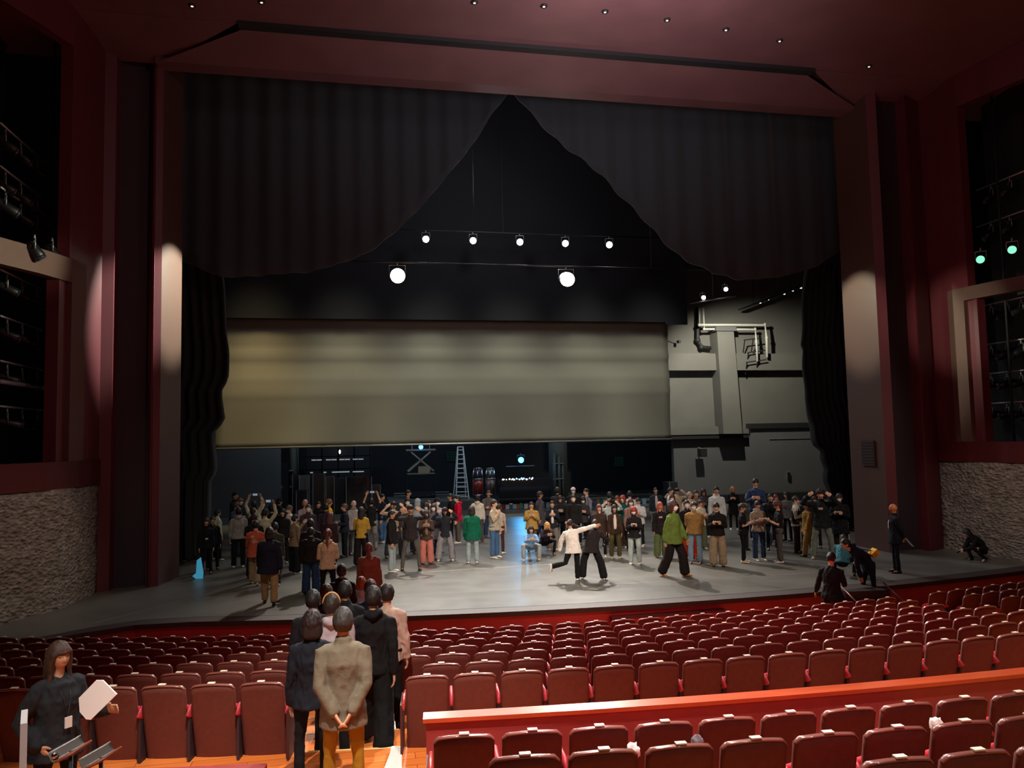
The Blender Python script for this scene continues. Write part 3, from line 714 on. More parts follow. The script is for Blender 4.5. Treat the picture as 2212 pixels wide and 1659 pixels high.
# step ladder
LX = atY(996, 1070, 38.5).x
ALU = mat('ladder_aluminium', 'e4ece6', .4)
t = empty('step_ladder', (LX, 38.5, RZ), 0, 'tall silver aluminium step ladder standing on the riser', 'ladder')
Hl = zat(Vector((LX, 38.5, RZ)), 965)-RZ
for s in (-1, 1):
    for f in (-1, 1):
        MB().loft([(s*.32, f*.55, 0), (s*.13, f*.03, Hl)], [(.03, .02), (.03, .02)], (1, 0, 0), 6, False).build('rail', ALU, t)
for i in range(11):
    u = (i+.6)/11.3; w = .32-.19*u; y = .55-.52*u
    MB().box(-w, w, -y-.04, -y+.04, Hl*u-.02, Hl*u+.02).build('tread', ALU, t)
    if i % 2 == 0: MB().box(-w, w, y-.02, y+.02, Hl*u-.015, Hl*u+.015).build('brace', ALU, t)
MB().box(-.15, .15, -.1, .1, Hl-.03, Hl+.02).build('top_cap', ALU, t)
# scissor lift
P = atY(908, 970, 40); X = P.x
t = empty('scissor_lift', (X, 40, RZ), 0, 'scissor lift with crossed arms and a blue lamp on its platform', 'lift')
zt = P.z-RZ
GOLD = mat('lift_metal', 'a8a28a', .4, metal=.5)
MB().box(-.75, .75, -.4, .4, zt-.08, zt).build('platform', GOLD, t); MB().box(-.75, .75, -.4, .4, .12, .32).build('base', BLACK, t)
for sx in (-.6, .6): MB().loft([(sx, -.42, .12), (sx, .42, .12)], [.12, .12], None, 14, False).build('wheel', BLACK, t, True)
zm = zat(Vector((X, 40, RZ)), 1022)-RZ
MB().box(-.7, .7, -.4, .4, zm-.04, zm).build('lower_frame', GOLD, t)
for y in (-.35, .35):
    MB().loft([(-.65, y, zm+.1), (.5, y, zt-.15)], [(.04, .02)]*2, (0, 0, 1), 6, False).build('scissor_arm', GOLD, t); MB().loft([(.65, y, zm+.1), (-.5, y, zt-.15)], [(.04, .02)]*2, (0, 0, 1), 6, False).build('scissor_arm', GOLD, t)
MB().box(-.15, .45, -.42, -.36, zm, zm+.36).build('control_box', GOLD, t)
for s in (-1, 1):
    MB().rod((s*.45, -.3, zt), (s*.45, -.3, zt+.25), .02).build('guard_post', STEEL, t); MB().rod((s*.7, -.3, .3), (s*.7, -.3, zm), .025).build('leg', BLACK, t)
for dx in (-.55, .55):
    for k in range(2): MB().box(dx*1.9-.35, dx*1.9+.35, -.5, -.45, .15+k*.12, .19+k*.12).build('outrigger', STEEL, t)
P = atY(909, 965, 39.6); lamp(P, P+Vector((-.2, -5, -.6)), 'glowing blue lamp sitting on the scissor lift', 'blue lamps', .11, .2, GLOWB, 'blue_lamp')
P = atY(1125, 993, 41); lamp(P, P+Vector((-1, -8, -.8)), 'round glowing blue lamp in front of the dark rear wall', 'blue lamps', .15, .2, GLOWB, 'blue_lamp')
light('SPOT', 'light_blue', P+Vector((0, -.3, 0)), (5, 27, 0), 260, (.1, .5, 1), .12, 34, .8)
a = atY(1125, 1003, 41.2); t = empty('lamp_stand', (a.x, 41.3, 0), 0, 'thin dark frame stand holding the blue lamp', 'stand')
MB().rod((0, 0, 0), (0, 0, a.z-.1), .03).build('pole', BLACK, t); MB().rod((-.8, 0, a.z-.1), (.8, 0, a.z-.1), .02).build('crossbar', STEEL, t)
# two tall chrome and red timpani-like stands
RDL = mat('lacquer_red', 'a8281c', .3, coat=.6)
for i, (px, wd) in enumerate(((1033, .27), (1060, .25))):
    P = atY(px, 1066, 39); t = empty('upright_drum', (P.x, 39, RZ), 0, ('chrome-legged tall drum with bright red body, left of the pair', 'silver-grey tall drum with chrome rims, right of the pair')[i], 'drum')
    zt = zat(Vector((P.x, 39, RZ)), 1008)-RZ
    MB().loft([(0, 0, .12), (0, 0, zt*.6)], [wd, wd], None, 20, False).build('lower_shell', RDL if i == 0 else mat('shell_rose', '8d7068', .35, metal=.3), t, True)
    MB().loft([(0, 0, zt*.6), (0, 0, zt*.97)], [wd*.9, wd*.72], None, 20, False).build('upper_shell', mat('shell_dark', '4a3c48', .3) if i == 0 else mat('shell_grey', '8a8880', .3, metal=.5), t, True)
    for z in (.12, zt*.6, zt*.95): MB().loft([(0, 0, z-.03), (0, 0, z+.03)], [wd*1.06, wd*1.06] if z < zt*.9 else [wd*.8]*2, None, 20, False).build('rim', CHROME, t, True)
    for k in range(6):
        a = k*pi/3+.3; MB().pipe([(cos(a)*wd*1.05, sin(a)*wd*1.05, 0), (cos(a)*wd*1.06, sin(a)*wd*1.06, zt*.6), (cos(a)*wd*.8, sin(a)*wd*.8, zt)], .022, 6).build('leg', CHROME, t, True)
# black covered console with pin lights
a, b = atY(1077, 1070, 38.3), atY(1186, 1070, 38.3)
t = empty('mixing_console', (a.x, 37.6, 0), 0, 'long black covered console with pin lights at the rear of the stage', 'console'); wd = b.x-a.x
zt = zat(Vector((a.x+1, 38.5, 0)), 1034)
MB().box(0, wd, 0, 1.0, .7, zt).build('body', BLACK, t)
mb = MB().sheet([[(wd*j/20-.1, -.1-.05*sin(j*1.9)*(1-i/4), .98*i/4+.02) for j in range(21)] for i in range(5)], off=(0, .03, 0)); mb.build('cloth_skirt', mat('console_cloth', '15141a', .85), t, True)
PIN = mat('pin_light', 'ffe6d0', .5, emit='ffe0c8', es=3)
for i in range(16):
    MB().ball((.1+wd*.62*(i/16)+.05*sin(i*5), -.04, zt+.03+.03*sin(i*3)), .03+.012*(i % 3 == 0), 8, 6).build('pin_light', PIN, t)
for fx in (.08, .24, .4): MB().ball((wd*fx+.1, -.02, zt-.45), .045, 8, 6).build('pin_light', PIN, t)
# row of coloured gel frames
cols = ['c8a050', 'e8e4dc', '9fd0d8', '2a8a78', 'a03048', 'd8dce0', '305080', '7ab0c8', 'c06848', '48a090', 'e0e0e0', '394a8a', 'b08a40', '308090', 'd0d8e0', '502838', '88b0d0', '3a9a8a']
xa, xb = atY(1055, 1095, 36.5).x, atY(1398, 1095, 36.5).x; n = 44
for i in range(n):
    X = xa+(xb-xa)*i/n; o = empty('gel_frame', (X, 36.5+.1*sin(i*2.3), 0), .3*sin(i*1.7), '%s low frame, number %d from the left along the rear stage floor' % ({'c': 'amber', 'e': 'white', '9': 'pale blue', '2': 'green', 'a': 'crimson', 'd': 'silver', '3': 'blue', '7': 'light blue', '4': 'teal', 'b': 'ochre', '5': 'maroon', '8': 'sky blue'}[cols[i % 18][0]]+('' if cols[i % 18] != 'c06848' else ' brown'), i+1), 'frame', 'coloured frames along the rear stage')
    h = .24+.08*sin(i*3.1)**2
    MB().box(-.09, .09, 0, .03, .02, h).build('gel', mat('gel_'+cols[i % 18], cols[i % 18], .25, coat=.5), o); MB().box(-.1, .1, -.01, .05, h, h+.03).build('frame', CHROME if i % 3 == 0 else BLACK, o)
t = empty('frame_shelf', (xa-.3, 36.65, 0), 0, 'long low dark shelf behind the coloured frames', 'shelf'); MB().box(0, xb-xa+.8, .1, .5, 0, .1).build('shelf', BLACK, t); MB().box(0, xb-xa+.8, .1, .5, .42, .47).build('top', BLACK, t)
# concrete columns at the rear
def column(px0, px1, Y, ytop, label, ducts):
    a, b = atY(px0, 1000, Y), atY(px1, 1000, Y); r = (b.x-a.x)/2; X = (a.x+b.x)/2
    t = empty('column', (X, Y, 0), 0, label, 'column'); MB().loft([(0, 0, 0), (0, 0, 7)], [r, r], None, 28, False).build('shaft', mat('concrete', '6a6a60', .8, bump=.1), t, True)
    for dx, r2, z0, z1 in ducts: MB().rod((dx, -r-.05, z0), (dx, -r-.05, z1), r2).build('duct', mat('duct_grey', '565c54', .5), t, True)
    for z in (1.2, 2.0): MB().box(-r*.9, r*.3, -r-.14, -r, z, z+.06).build('bracket', STEEL, t)
column(1186, 1225, 40, 960, 'round grey concrete column with ducts, right of the blue lamp', [(-.35, .1, 0, 2.6), (-.1, .08, 0, 2.4), (.1, .06, 0, 2.0)])
column(625, 641, 40, 968, 'slim grey column behind the equipment at the left rear', [(.25, .03, 1.5, 4)])
# equipment at the left rear
def crate(px0, px1, yt, yb, Y, m, label, name='equipment_case', cat='case', z0=0, doors=2):
    a, b = atY(px0, yb, Y), atY(px1, yb, Y); w = b.x-a.x; zt = zat(Vector((a.x, Y, 0)), yt)
    t = empty(name, (a.x, Y, z0), 0, label, cat)
    MB().box(0, w, 0, .8, .08, zt-z0).build('body', m, t)
    for i in range(doors): MB().box(w*i/doors+.02, w*(i+1)/doors-.02, -.02, 0, .14, zt-z0-.05).build('door', m, t)
    for x in (0, w): MB().box(x-.015, x+.015, -.03, .0, .08, zt-z0).build('edge', STEEL, t)
    for x in (.08, w-.08): MB().ball((x, .1, .04), .04, 8, 6).build('castor', BLACK, t)
    return t, w, zt-z0
crate(632, 646, 1026, 1085, 38.6, BLACK, 'black cabinet with a pale top edge beside the slim column')
crate(647, 668, 1028, 1085, 38.2, mat('case_grey', '5e564c', .6), 'grey-brown locker with two doors at the left rear')
crate(640, 664, 1060, 1090, 37, mat('case_dark', '1d1414', .5), 'dark brown box standing low before the lockers')
crate(676, 701, 1024, 1085, 38.4, mat('case_brown', '3a2a22', .5), 'dark brown tall cabinet at the left rear')
crate(704, 722, 1030, 1088, 38.2, mat('case_brown2', '4a3830', .5), 'mid-brown cabinet beside the dark brown one')
crate(722, 748, 1034, 1088, 37.6, BLACK, 'black flight case with silver corner, left of the big case')
crate(748, 803, 1031, 1090, 37.2, mat('case_black_gloss', '101114', .25, coat=.4), 'large glossy black flight case with silver frame edges', doors=1)
crate(804, 822, 1048, 1088, 38, mat('case_brown2', '4a3830', .5), 'narrow brown cabinet with a pale strip top')
# rack with rows of pale bars
for r, (py, segs) in enumerate(((994, [(673, 683), (684, 695), (704, 715), (716, 727), (733, 744), (745, 756), (762, 773), (774, 785)]), (1021, [(670, 676), (699, 705), (717, 755), (762, 786)]))):
    for i, (a, b) in enumerate(segs):
        p, q = atY(a, py-.02*(a-673), 43), atY(b, py-.02*(b-673), 43)
        o = empty('shelf_bar', p, 0, '%s pale bar from the left, %s line on the dark rear rack' % (ORD[i+1], ('upper', 'lower')[r]), 'bar', 'pale bars on the rear rack')
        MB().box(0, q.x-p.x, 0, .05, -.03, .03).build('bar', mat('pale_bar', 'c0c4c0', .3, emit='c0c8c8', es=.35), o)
a, b = atY(660, 1000, 43.1), atY(800, 1000, 43.1)
t = empty('equipment_rack', (a.x, 43.05, 0), 0, 'tall dark rack at the rear left holding rows of pale bars', 'rack')
MB().box(0, b.x-a.x, .0, .04, 0, 3.1).build('back_panel', mat('rack_back', '15171c', .6), t)
for i in range(5): MB().box((b.x-a.x)*i/4-.03, (b.x-a.x)*i/4+.03, 0, .1, 0, 3.1).build('upright', BLACK, t)
for z in (1.2, 1.9, 2.6): MB().box(0, b.x-a.x, 0, .5, z, z+.04).build('shelf', BLACK, t)
P = atY(734, 976, 42.5); t = empty('hanging_lamp', P, 0, 'tiny white lamp hanging over the rear rack', 'lamp'); MB().rod((0, 0, 0), (0, 0, 19.8-P.z), .01).build('cord', BLACK, t); MB().ball((0, 0, 0), (.05, .05, .11)).build('bulb', mat('tiny_glow', 'ffffff', .5, emit='ffffff', es=4), t)
# green light reflections on the dark rear wall, painted as faintly glowing hatched squares
for i, (px, py) in enumerate(((975, 986), (1337, 997))):
    P = atY(px, py, 45.8 if i == 0 else 45.8); t = empty('wall_reflection', P, 0, 'faint green light reflection painted as hatching on the dark rear wall, '+('left one' if i == 0 else 'right one'), 'mark')
    mb = MB()
    for k in range(5):
        mb.box(-.3, .3, -.02, 0, -.26+k*.12, -.22+k*.12); mb.box(-.26+k*.12, -.22+k*.12, -.02, 0, -.3, .3)
    mb.build('hatching', mat('green_reflection', '1a3a38', .6, emit='1f5a50', es=.05), t)
# wall pipes, speaker and ducts on the right rear wall
WP = mat('white_pipe', 'b8b8ae', .4)
PW = WY-.8
def wpipe(pts, r, label, name='wall_pipe', m=None, Y=None):
    q = [atY(x, y, Y or PW) for x, y in pts]; o = q[0].copy(); t = empty(name, o, 0, label, 'pipe'); MB().pipe([p-o for p in q], r, 8).build('tube', m or WP, t, True)
    for p in q[1:-1]: MB().ball(p-o, r*1.35, 10, 8).build('elbow', m or WP, t, True)
    return t
wpipe([(1511, 665), (1511, 702), (1652, 701), (1656, 730), (1657, 772)], .07, 'outer pale pipe bending right and down the grey rear wall')
wpipe([(1519, 665), (1521, 711), (1631, 711), (1634, 740), (1636, 781)], .06, 'inner pale pipe bending right and down the grey rear wall')
wpipe([(1507, 665), (1507, 735), (1515, 750), (1535, 752)], .11, 'dark fat duct beside the vertical pipes on the rear wall', 'duct', BLACK, WY-.3)
for i, (x, y) in enumerate(((1620, 735), (1638, 733), (1628, 762), (1646, 760), (1625, 783), (1648, 780))):
    P = atY(x, y, PW); t = empty('pipe_bracket', P, 0, 'black pipe bracket, %s counted downward from the left on the rear wall pipes' % ORD[i+1], 'bracket', 'pipe brackets')
    MB().rod((-.35, 0, 0), (.2, 0, .08), .03).build('arm', BLACK, t); MB().rod((-.3, 0, 0), (-.15, .5, -.6), .03).build('strut', BLACK, t)
P = atY(1514, 970, WY-.3); t = empty('wall_speaker', P, 0, 'small black loudspeaker box fixed high on the dark lower rear wall', 'speaker')
MB().box(-.2, .2, -.3, .0, -.4, 0).build('cabinet', LAMPBLK, t); MB().box(-.17, .17, -.32, -.3, -.37, -.04).build('grille', BLACK, t); MB().rod((0, -.1, 0), (0, .3, .08), .03).build('bracket', STEEL, t)
P = atY(1466, 737, WY-.4); t = empty('wall_camera', P, 0, 'small black camera on an arm left of the rear wall pillar', 'camera'); MB().box(-.06, .06, -.15, .1, -.1, .04).build('body', BLACK, t); MB().rod((0, .1, 0), (-.5, .35, .08), .02).build('arm', STEEL, t)
crate(1447, 1466, 1042, 1085, 36.5, BLACK, 'black trolley case with a bar top behind the crowd at the right', doors=1)
a, b = atY(1405, 1092, 36), atY(1800, 1075, 36)
tag(MB().box(a.x+.5, 30, 35.2, 35.9, 0, .42).build('low_platform', mat('platform_dark', '2a2a2c', .5)), 'long low dark platform in front of the right rear wall', 'platform')
# cyan lit screen corner standing in the left wing
P = at(428, 1250, 0)
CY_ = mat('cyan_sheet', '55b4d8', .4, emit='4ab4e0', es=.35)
t = empty('cyan_cloth', P, .1, 'bright cyan folded sheet standing at the edge of the left black curtain', 'sheet')
k = (at(440, 1250, 0)-P).length/12
pts = [(-12, -30+28), (-6, 8+30), (0, 46-6), (6, 4)]
q = [(-4, 0), (-11, 6), (-4, 12), (-3, 37), (5, 43), (8, 24), (10, 12), (9, 0)]
rows = [[(x*k, .02*sin(x), y*k) for x in ()] for y in ()]
MB().add([(x*k, -.02, y*k) for x, y in q]+[(x*k, .03, y*k) for x, y in q], [tuple(range(8)), tuple(range(15, 7, -1))]+[(i, 8+i, 8+(i+1) % 8, (i+1) % 8) for i in range(8)]).build('sheet', CY_, t)
# ================================================================ PEOPLE
# limb directions are (outward, forward, up); person faces -Y
def V(o, f, u, s=1): return Vector((s*o, -f, u)).normalized()
def A(uo, fo): return (uo, fo)
DN = A((.14, .02, -1), (.05, .18, -1))
POSE = {
 'stand': dict(),
 'stand2': dict(L=A((.2, -.02, -1), (.02, .35, -1)), legs=(((.16, .02, -1), (.03, -.03, -1)), ((.1, .08, -1), (.02, -.04, -1)))),
 'look': dict(L=A((.16, .15, -1), (-.45, .75, .35)), R=A((.16, .15, -1), (-.45, .75, .35)), pitch=22),
 'chest': dict(L=A((.2, .2, -1), (-.5, .7, .6)), R=A((.2, .2, -1), (-.5, .7, .6))),
 'cross': dict(L=A((.2, .25, -1), (-.95, .45, .1)), R=A((.2, .25, -1), (-.95, .45, .02))),
 'up': dict(L=A((.8, .5, .12), (-.75, .35, .8)), R=A((.8, .5, .12), (-.75, .35, .8)), legs=(((.24, .02, -1), (.1, 0, -1)), ((.24, .02, -1), (.1, 0, -1)))),
 'high': dict(L=A((.35, .45, .8), (-.38, .1, 1)), R=A((.35, .45, .8), (-.38, .1, 1)), pitch=-8),
 'one': dict(L=A((.2, .7, -.35), (-.1, .7, .7)), R=DN),
 'chin': dict(L=DN, R=A((.15, .4, -.9), (-.45, .35, .95))),
 'walk': dict(L=A((.12, .35, -1), (.02, .5, -1)), R=A((.12, -.3, -1), (.02, -.05, -1)), legs=(((.03, .38, -1), (.0, .12, -1)), ((.03, -.2, -1), (.0, -.5, -1)))),
 'back': dict(L=A((.07, -.3, -1), (-.5, -.3, -.8)), R=A((.07, -.3, -1), (-.5, -.3, -.8))),
 'crouch': dict(lean=38, legs=(((.45, .95, .12), (-.05, -.35, -1)), ((.45, .95, .12), (-.05, -.35, -1))), L=A((.15, .8, -.55), (-.5, .8, .35)), R=A((.15, .8, -.55), (-.5, .8, .35))),
 'kneel': dict(lean=52, legs=(((.3, .95, .1), (0, -.75, -.65)), ((.35, .9, .25), (-.05, -.4, -1))), L=A((.1, .45, -.85), (-.5, .5, -.25)), R=A((.1, .45, -.85), (-.5, .5, -.25)), pitch=30),
 'bend': dict(lean=58, legs=(((.08, -.08, -1), (.02, .0, -1)), ((.08, .25, -1), (.02, -.1, -1))), L=A((.15, .1, -1), (-.1, -.3, -1)), R=A((.15, -.5, -.6), (-.2, -.6, -.55)), pitch=8),
 'reach': dict(lean=8, L=A((.35, .2, -.95), (.35, .45, -.8)), R=A((.1, .4, -.9), (-.2, .7, -.2)), pitch=25),
 'danceA': dict(lean=20, side=10, legs=(((.3, -.25, -.9), (.75, -.55, -.12)), ((.02, .05, -1), (.0, -.02, -1))), L=A((.5, .2, -.85), (.2, .3, -.9)), R=A((1, .05, .16), (1, .0, .1)), pitch=25),
 'danceB': dict(lean=22, side=-12, legs=(((.34, .1, -1), (.12, -.08, -1)), ((.42, .0, -1), (.2, 0, -1))), L=A((1, .05, .12), (1, .1, .22)), R=A((.7, .3, -.5), (-.2, .7, -.4)), pitch=35),
 'paper': dict(L=A((.2, .1, -1), (.25, .8, .12)), R=A((.45, -.25, -1), (-.35, .5, -.75))),
 'hip': dict(L=A((.7, -.3, -.8), (-.75, .25, -.45)), R=A((.7, -.3, -.8), (-.75, .25, -.45)), legs=(((.16, .02, -1), (.03, -.03, -1)), ((.16, .02, -1), (.03, -.03, -1)))),
}
def skeleton(pose, fem=False):
    P = POSE[pose]; J = {}
    ln = radians(P.get('lean', 0)); sd = radians(P.get('side', 0))
    up = Vector((sin(sd), -sin(ln)*cos(sd), cos(ln)*cos(sd))).normalized()
    X = Vector((1, 0, 0)); X = (X-up*X.dot(up)).normalized(); fwd = up.cross(X)*-1
    fwd = X.cross(up)*1.0
    if fwd.y > 0: fwd = -fwd
    J['pel'] = Vector((0, 0, 0)); J['up'] = up; J['X'] = X; J['fwd'] = fwd
    lu = (up*.5+Vector((0, 0, .5))).normalized() if ln > .7 else (up*.8+Vector((0, 0, .2))).normalized()
    J['waist'] = lu*.2*.9; J['waist'] = lu*.18
    J['chest'] = J['waist']+up*.16; J['sh'] = J['chest']+up*.145; J['neck'] = J['sh']+up*.055
    hp = radians(P.get('pitch', 0)); hu = (up*.6+Vector((0, 0, .4))).normalized()
    J['head'] = J['neck']+hu*.135+Vector((0, -.012, 0)); J['hp'] = hp
    sw = .162 if fem else .182
    for k, s in (('L', 1), ('R', -1)):
        a, b = P.get(k, DN); S = J['sh']+X*s*(sw-.006)-up*.052
        def D(v): return (X*(s*v[0])+Vector((0, -1, 0))*v[1]+Vector((0, 0, 1))*v[2]).normalized()
        E_ = S+D(a)*.285; Wr = E_+D(b)*.245
        J['S'+k], J['E'+k], J['W'+k], J['H'+k] = S, E_, Wr, D(b)
        lg = P.get('legs'); th, sh = (lg[0] if s > 0 else lg[1]) if lg else ((.07, .02, -1), (.02, -.03, -1))
        hip = X*(s*.09); kn = hip+V(*th, s)*.42; an = kn+V(*sh, s)*.41
        J['hip'+k], J['kn'+k], J['an'+k] = hip, kn, an
        J['sd'+k] = V(*sh, s)
    zm = min(J['anL'].z, J['anR'].z); dz = .075-zm
    for k, v in J.items():
        if isinstance(v, Vector) and k not in ('up', 'X', 'fwd', 'HL', 'HR', 'sdL', 'sdR'): J[k] = v+Vector((0, 0, dz))
    return J
def headM(J, yaw=0.):
    return Matrix.Translation(J['head']) @ Matrix.Rotation(radians(yaw), 4, 'Z') @ Matrix.Rotation(J['hp'], 4, 'X')
def g(a, s): return exp(-(a/s)**2)
def headfn(d):
    x, y, z = d; r = Vector((x*.078, y*.095, z*.113))
    if z < 0: r.x *= 1-.28*(-z)**1.5; r.y *= 1-.10*(-z) if y < 0 else 1-.35*(-z)
    if y < 0:
        f = -y
        r.y += .010*max(0, f-.75)
        r.y -= .026*g(x, .13)*g(z+.20, .16)*(f > .3)          # nose
        r.y -= .010*g(x, .08)*g(z-.02, .14)
        for s in (-1, 1): r.y += .011*g(x-s*.36, .17)*g(z-.08, .13)   # sockets
        r.y -= .007*g(x, .22)*g(z+.50, .07)+.006*g(x, .2)*g(z+.60, .06)  # lips
        r.y -= .010*g(x, .2)*g(z+.86, .14)                     # chin
        r.y -= .004*g(z-.24, .1)                               # brow
    return r
def hand(mb, W_, D, palm, curl=.5, s=1):
    D = D.normalized(); N = (palm-D*palm.dot(D)).normalized(); B = D.cross(N).normalized()*s
    mb.loft([W_-D*.01, W_+D*.03, W_+D*.075, W_+D*.09], [(.026, .02), (.036, .016), (.042, .014), (.038, .013)], B, 12)
    for i in range(4):
        o = (i-1.5)*.021; L = (.068, .076, .072, .056)[i]; p = W_+D*.088+B*o
        d1 = (D+N*curl*.5).normalized(); d2 = (D+N*curl*1.7).normalized()
        mb.loft([p-D*.015, p+d1*L*.5, p+d1*L*.5+d2*L*.5], [.0105, .0095, .0085], None, 8)
    p = W_+D*.025-B*.03; d1 = (D*.75-B*.75+N*.35).normalized(); d2 = (D+N*.5-B*.15).normalized()
    mb.loft([p, p+d1*.035, p+d1*.035+d2*.035], [.014, .012, .010], None, 8)
def body_mb(J):
    mb = MB(); X = J['X']
    mb.loft([J['pel']-J['up']*.05, J['pel']+J['up']*.05, J['waist'], J['chest'], J['sh']-J['up']*.01], [(.12, .085), (.135, .09), (.11, .08), (.125, .085), (.075, .06)], X, 20)
    mb.loft([J['sh']-J['up']*.02, J['neck'], J['head']-Vector((0, -.01, .03))], [(.075, .065), (.052, .055), (.05, .055)], X, 16)
    HM = headM(J); R3 = HM.to_3x3()
    mb.ball(J['head'], 1, 40, 30, fn=headfn, M=R3)
    for s in (-1, 1): mb.ball(J['head']+R3 @ Vector((s*.079, .012, -.008)), (.011, .02, .032), 10, 8, M=R3)
    for k, s in (('L', 1), ('R', -1)):
        mb.loft([J['sh']+X*s*.06-J['up']*.05, J['S'+k]-J['up']*.012, J['S'+k].lerp(J['E'+k], .5), J['E'+k], J['E'+k].lerp(J['W'+k], .4), J['W'+k]], [.04, .043, .04, .036, .037, .025], None, 12)
        pn = X*(-s)+Vector((0, 0, -.2)) if J['H'+k].z < .2 else Vector((0, 1, 0))+X*(-s)*.5
        hand(mb, J['W'+k], J['H'+k], pn, .55, s)
        mb.loft([J['hip'+k]+Vector((0, 0, .03)), J['hip'+k].lerp(J['kn'+k], .5), J['kn'+k], J['kn'+k].lerp(J['an'+k], .35), J['an'+k]], [.07, .06, .042, .042, .03], None, 12)
        f = foot_dir(J, k); mb.loft([J['an'+k]-Vector((0, 0, .02))-f*.03, J['an'+k]-Vector((0, 0, .035))+f*.1], [.03, .025], None, 8)
    return mb
def foot_dir(J, k):
    sd = J['sd'+k]; f = Vector((0, -1, 0)); f = f-sd*f.dot(sd)*.85
    if abs(sd.z) < .5: f = Vector((sd.x*.2, -.1, -1))
    return f.normalized()
def shoe_mb(J, k):
    mb = MB(); a = J['an'+k]; f = foot_dir(J, k); u = Vector((0, 0, 1)); sd = -J['sd'+k]
    u = sd if abs(J['sd'+k].z) < .8 else u; S = f.cross(u)
    mb.loft([a-u*.04-f*.06, a-u*.045-f*.02, a-u*.045+f*.06, a-u*.055+f*.13, a-u*.058+f*.17], [(.03, .03), (.038, .034), (.043, .03), (.043, .02), (.034, .014)], S, 14)
    mb.loft([a+u*.02, a-u*.03], [(.04, .045), (.042, .05)], S, 12)
    return mb
def top_mb(J, kind, fem):
    mb = MB(); X, up = J['X'], J['up']; sw = .162 if fem else .182; dn = Vector((0, 0, -1))
    K = dict(tee=(.10, .40, 1.04, .052, .06), shirt=(.10, 1, 1.08, .058, .048), knit=(.09, 1, 1.13, .058, .05), hoodie=(.08, 1, 1.18, .062, .055), jacket=(.12, 1, 1.2, .064, .055),
             puffer=(.07, 1, 1.38, .08, .068), coat=(.34, 1, 1.22, .066, .06), suit=(.20, 1, 1.14, .062, .05), loose=(.15, 1, 1.28, .07, .062), poncho=(.2, 1, 1.45, .08, .08))[kind]
    hem, slv, b, ru, rl = K; w = .93 if fem else 1.0
    pts = [J['pel']+up*-.02+dn*hem*.85, J['pel']+dn*hem*.4, J['pel']+up*.06, J['waist'], J['chest'], J['sh']-up*.03, J['sh']+up*.0, J['sh']+up*.032]
    hb = b*(1.06 if kind in ('coat', 'poncho', 'loose') else 1.0)
    if kind in ('knit', 'hoodie', 'puffer') : hb = b*.95
    rad = [(.165*hb*w+.018, .118*hb+.032), (.165*b*w+.01, .118*b+.018), (.158*b*w, .113*b), (.143*b*w, .108*b), (.158*b*w, .118*b), (.142*w*(.9+.1*b), .095*b), (.118, .088), (.07, .068)]
    if POSE_LEAN > 30: pts = pts[1:]; rad = rad[1:]
    mb.loft(pts, rad, X, 24, (False, True))
    for k, s in (('L', 1), ('R', -1)):
        S, E_, Wr = J['S'+k], J['E'+k], J['W'+k]
        P = [J['sh']+X*s*.07-up*.035, S.lerp(J['sh'], .25)-up*.008, S, S.lerp(E_, .45)]; R = [.06, ru*1.0, ru*1.04, ru]
        if slv < .9: P = P[:3]+[S.lerp(E_, .72)]; R = [.06, ru, ru*1.05, rl]
        else: P += [E_, E_.lerp(Wr, .5), E_.lerp(Wr, 1.0)]; R += [ru*.92, (ru*.9+rl)/2, rl*(.8 if kind in ('hoodie', 'knit', 'puffer') else .95)]
        mb.loft(P, R, None, 16)
    n = J['neck']
    if kind in ('jacket', 'coat', 'suit', 'puffer'):
        mb.loft([J['sh']+up*.0, n+up*.005], [(.085, .078), (.072, .07)], X, 16)
    if kind == 'hoodie':
        bk = -J['fwd']
        mb.loft([n-up*.01+X*.075, n+bk*.075-up*.005+X*.06, n+bk*.115-up*.03, n+bk*.075-up*.005-X*.06, n-up*.01-X*.075], [.03, .042, .055, .042, .03], None, 12)
    return mb
def bottom_mb(J, kind):
    mb = MB(); X = J['X']; up = J['up']; pl = J['pel']
    r = dict(slim=(.1, .068, .052, .052), jeans=(.105, .082, .07, .072), wide=(.105, .1, .103, .11), legging=(.095, .06, .045, .04), cargo=(.112, .1, .088, .075), flare=(.105, .085, .10, .135))[kind if kind != 'skirt' else 'slim']
    mb.loft([pl-Vector((0, 0, .09)), pl, pl+up*.09], [(.148, .112), (.152, .11), (.132, .098)], X, 20)
    for k in 'LR':
        h, n, a = J['hip'+k], J['kn'+k], J['an'+k]
        mb.loft([h+Vector((0, 0, .02)), h.lerp(n, .5), n, n.lerp(a, .5), n.lerp(a, .97)], [(r[0]*.95, r[0]*1.05), (r[1]*1.03, r[1]*1.05), r[2], (r[2]+r[3])/2, r[3]], X, 16)
    if kind == 'skirt':
        mb.loft([pl+up*.1, pl, pl-Vector((0, 0, .35)), pl-Vector((0, 0, .62))], [(.13, .1), (.17, .13), (.2, .17), (.23, .2)], X, 20)
    return mb
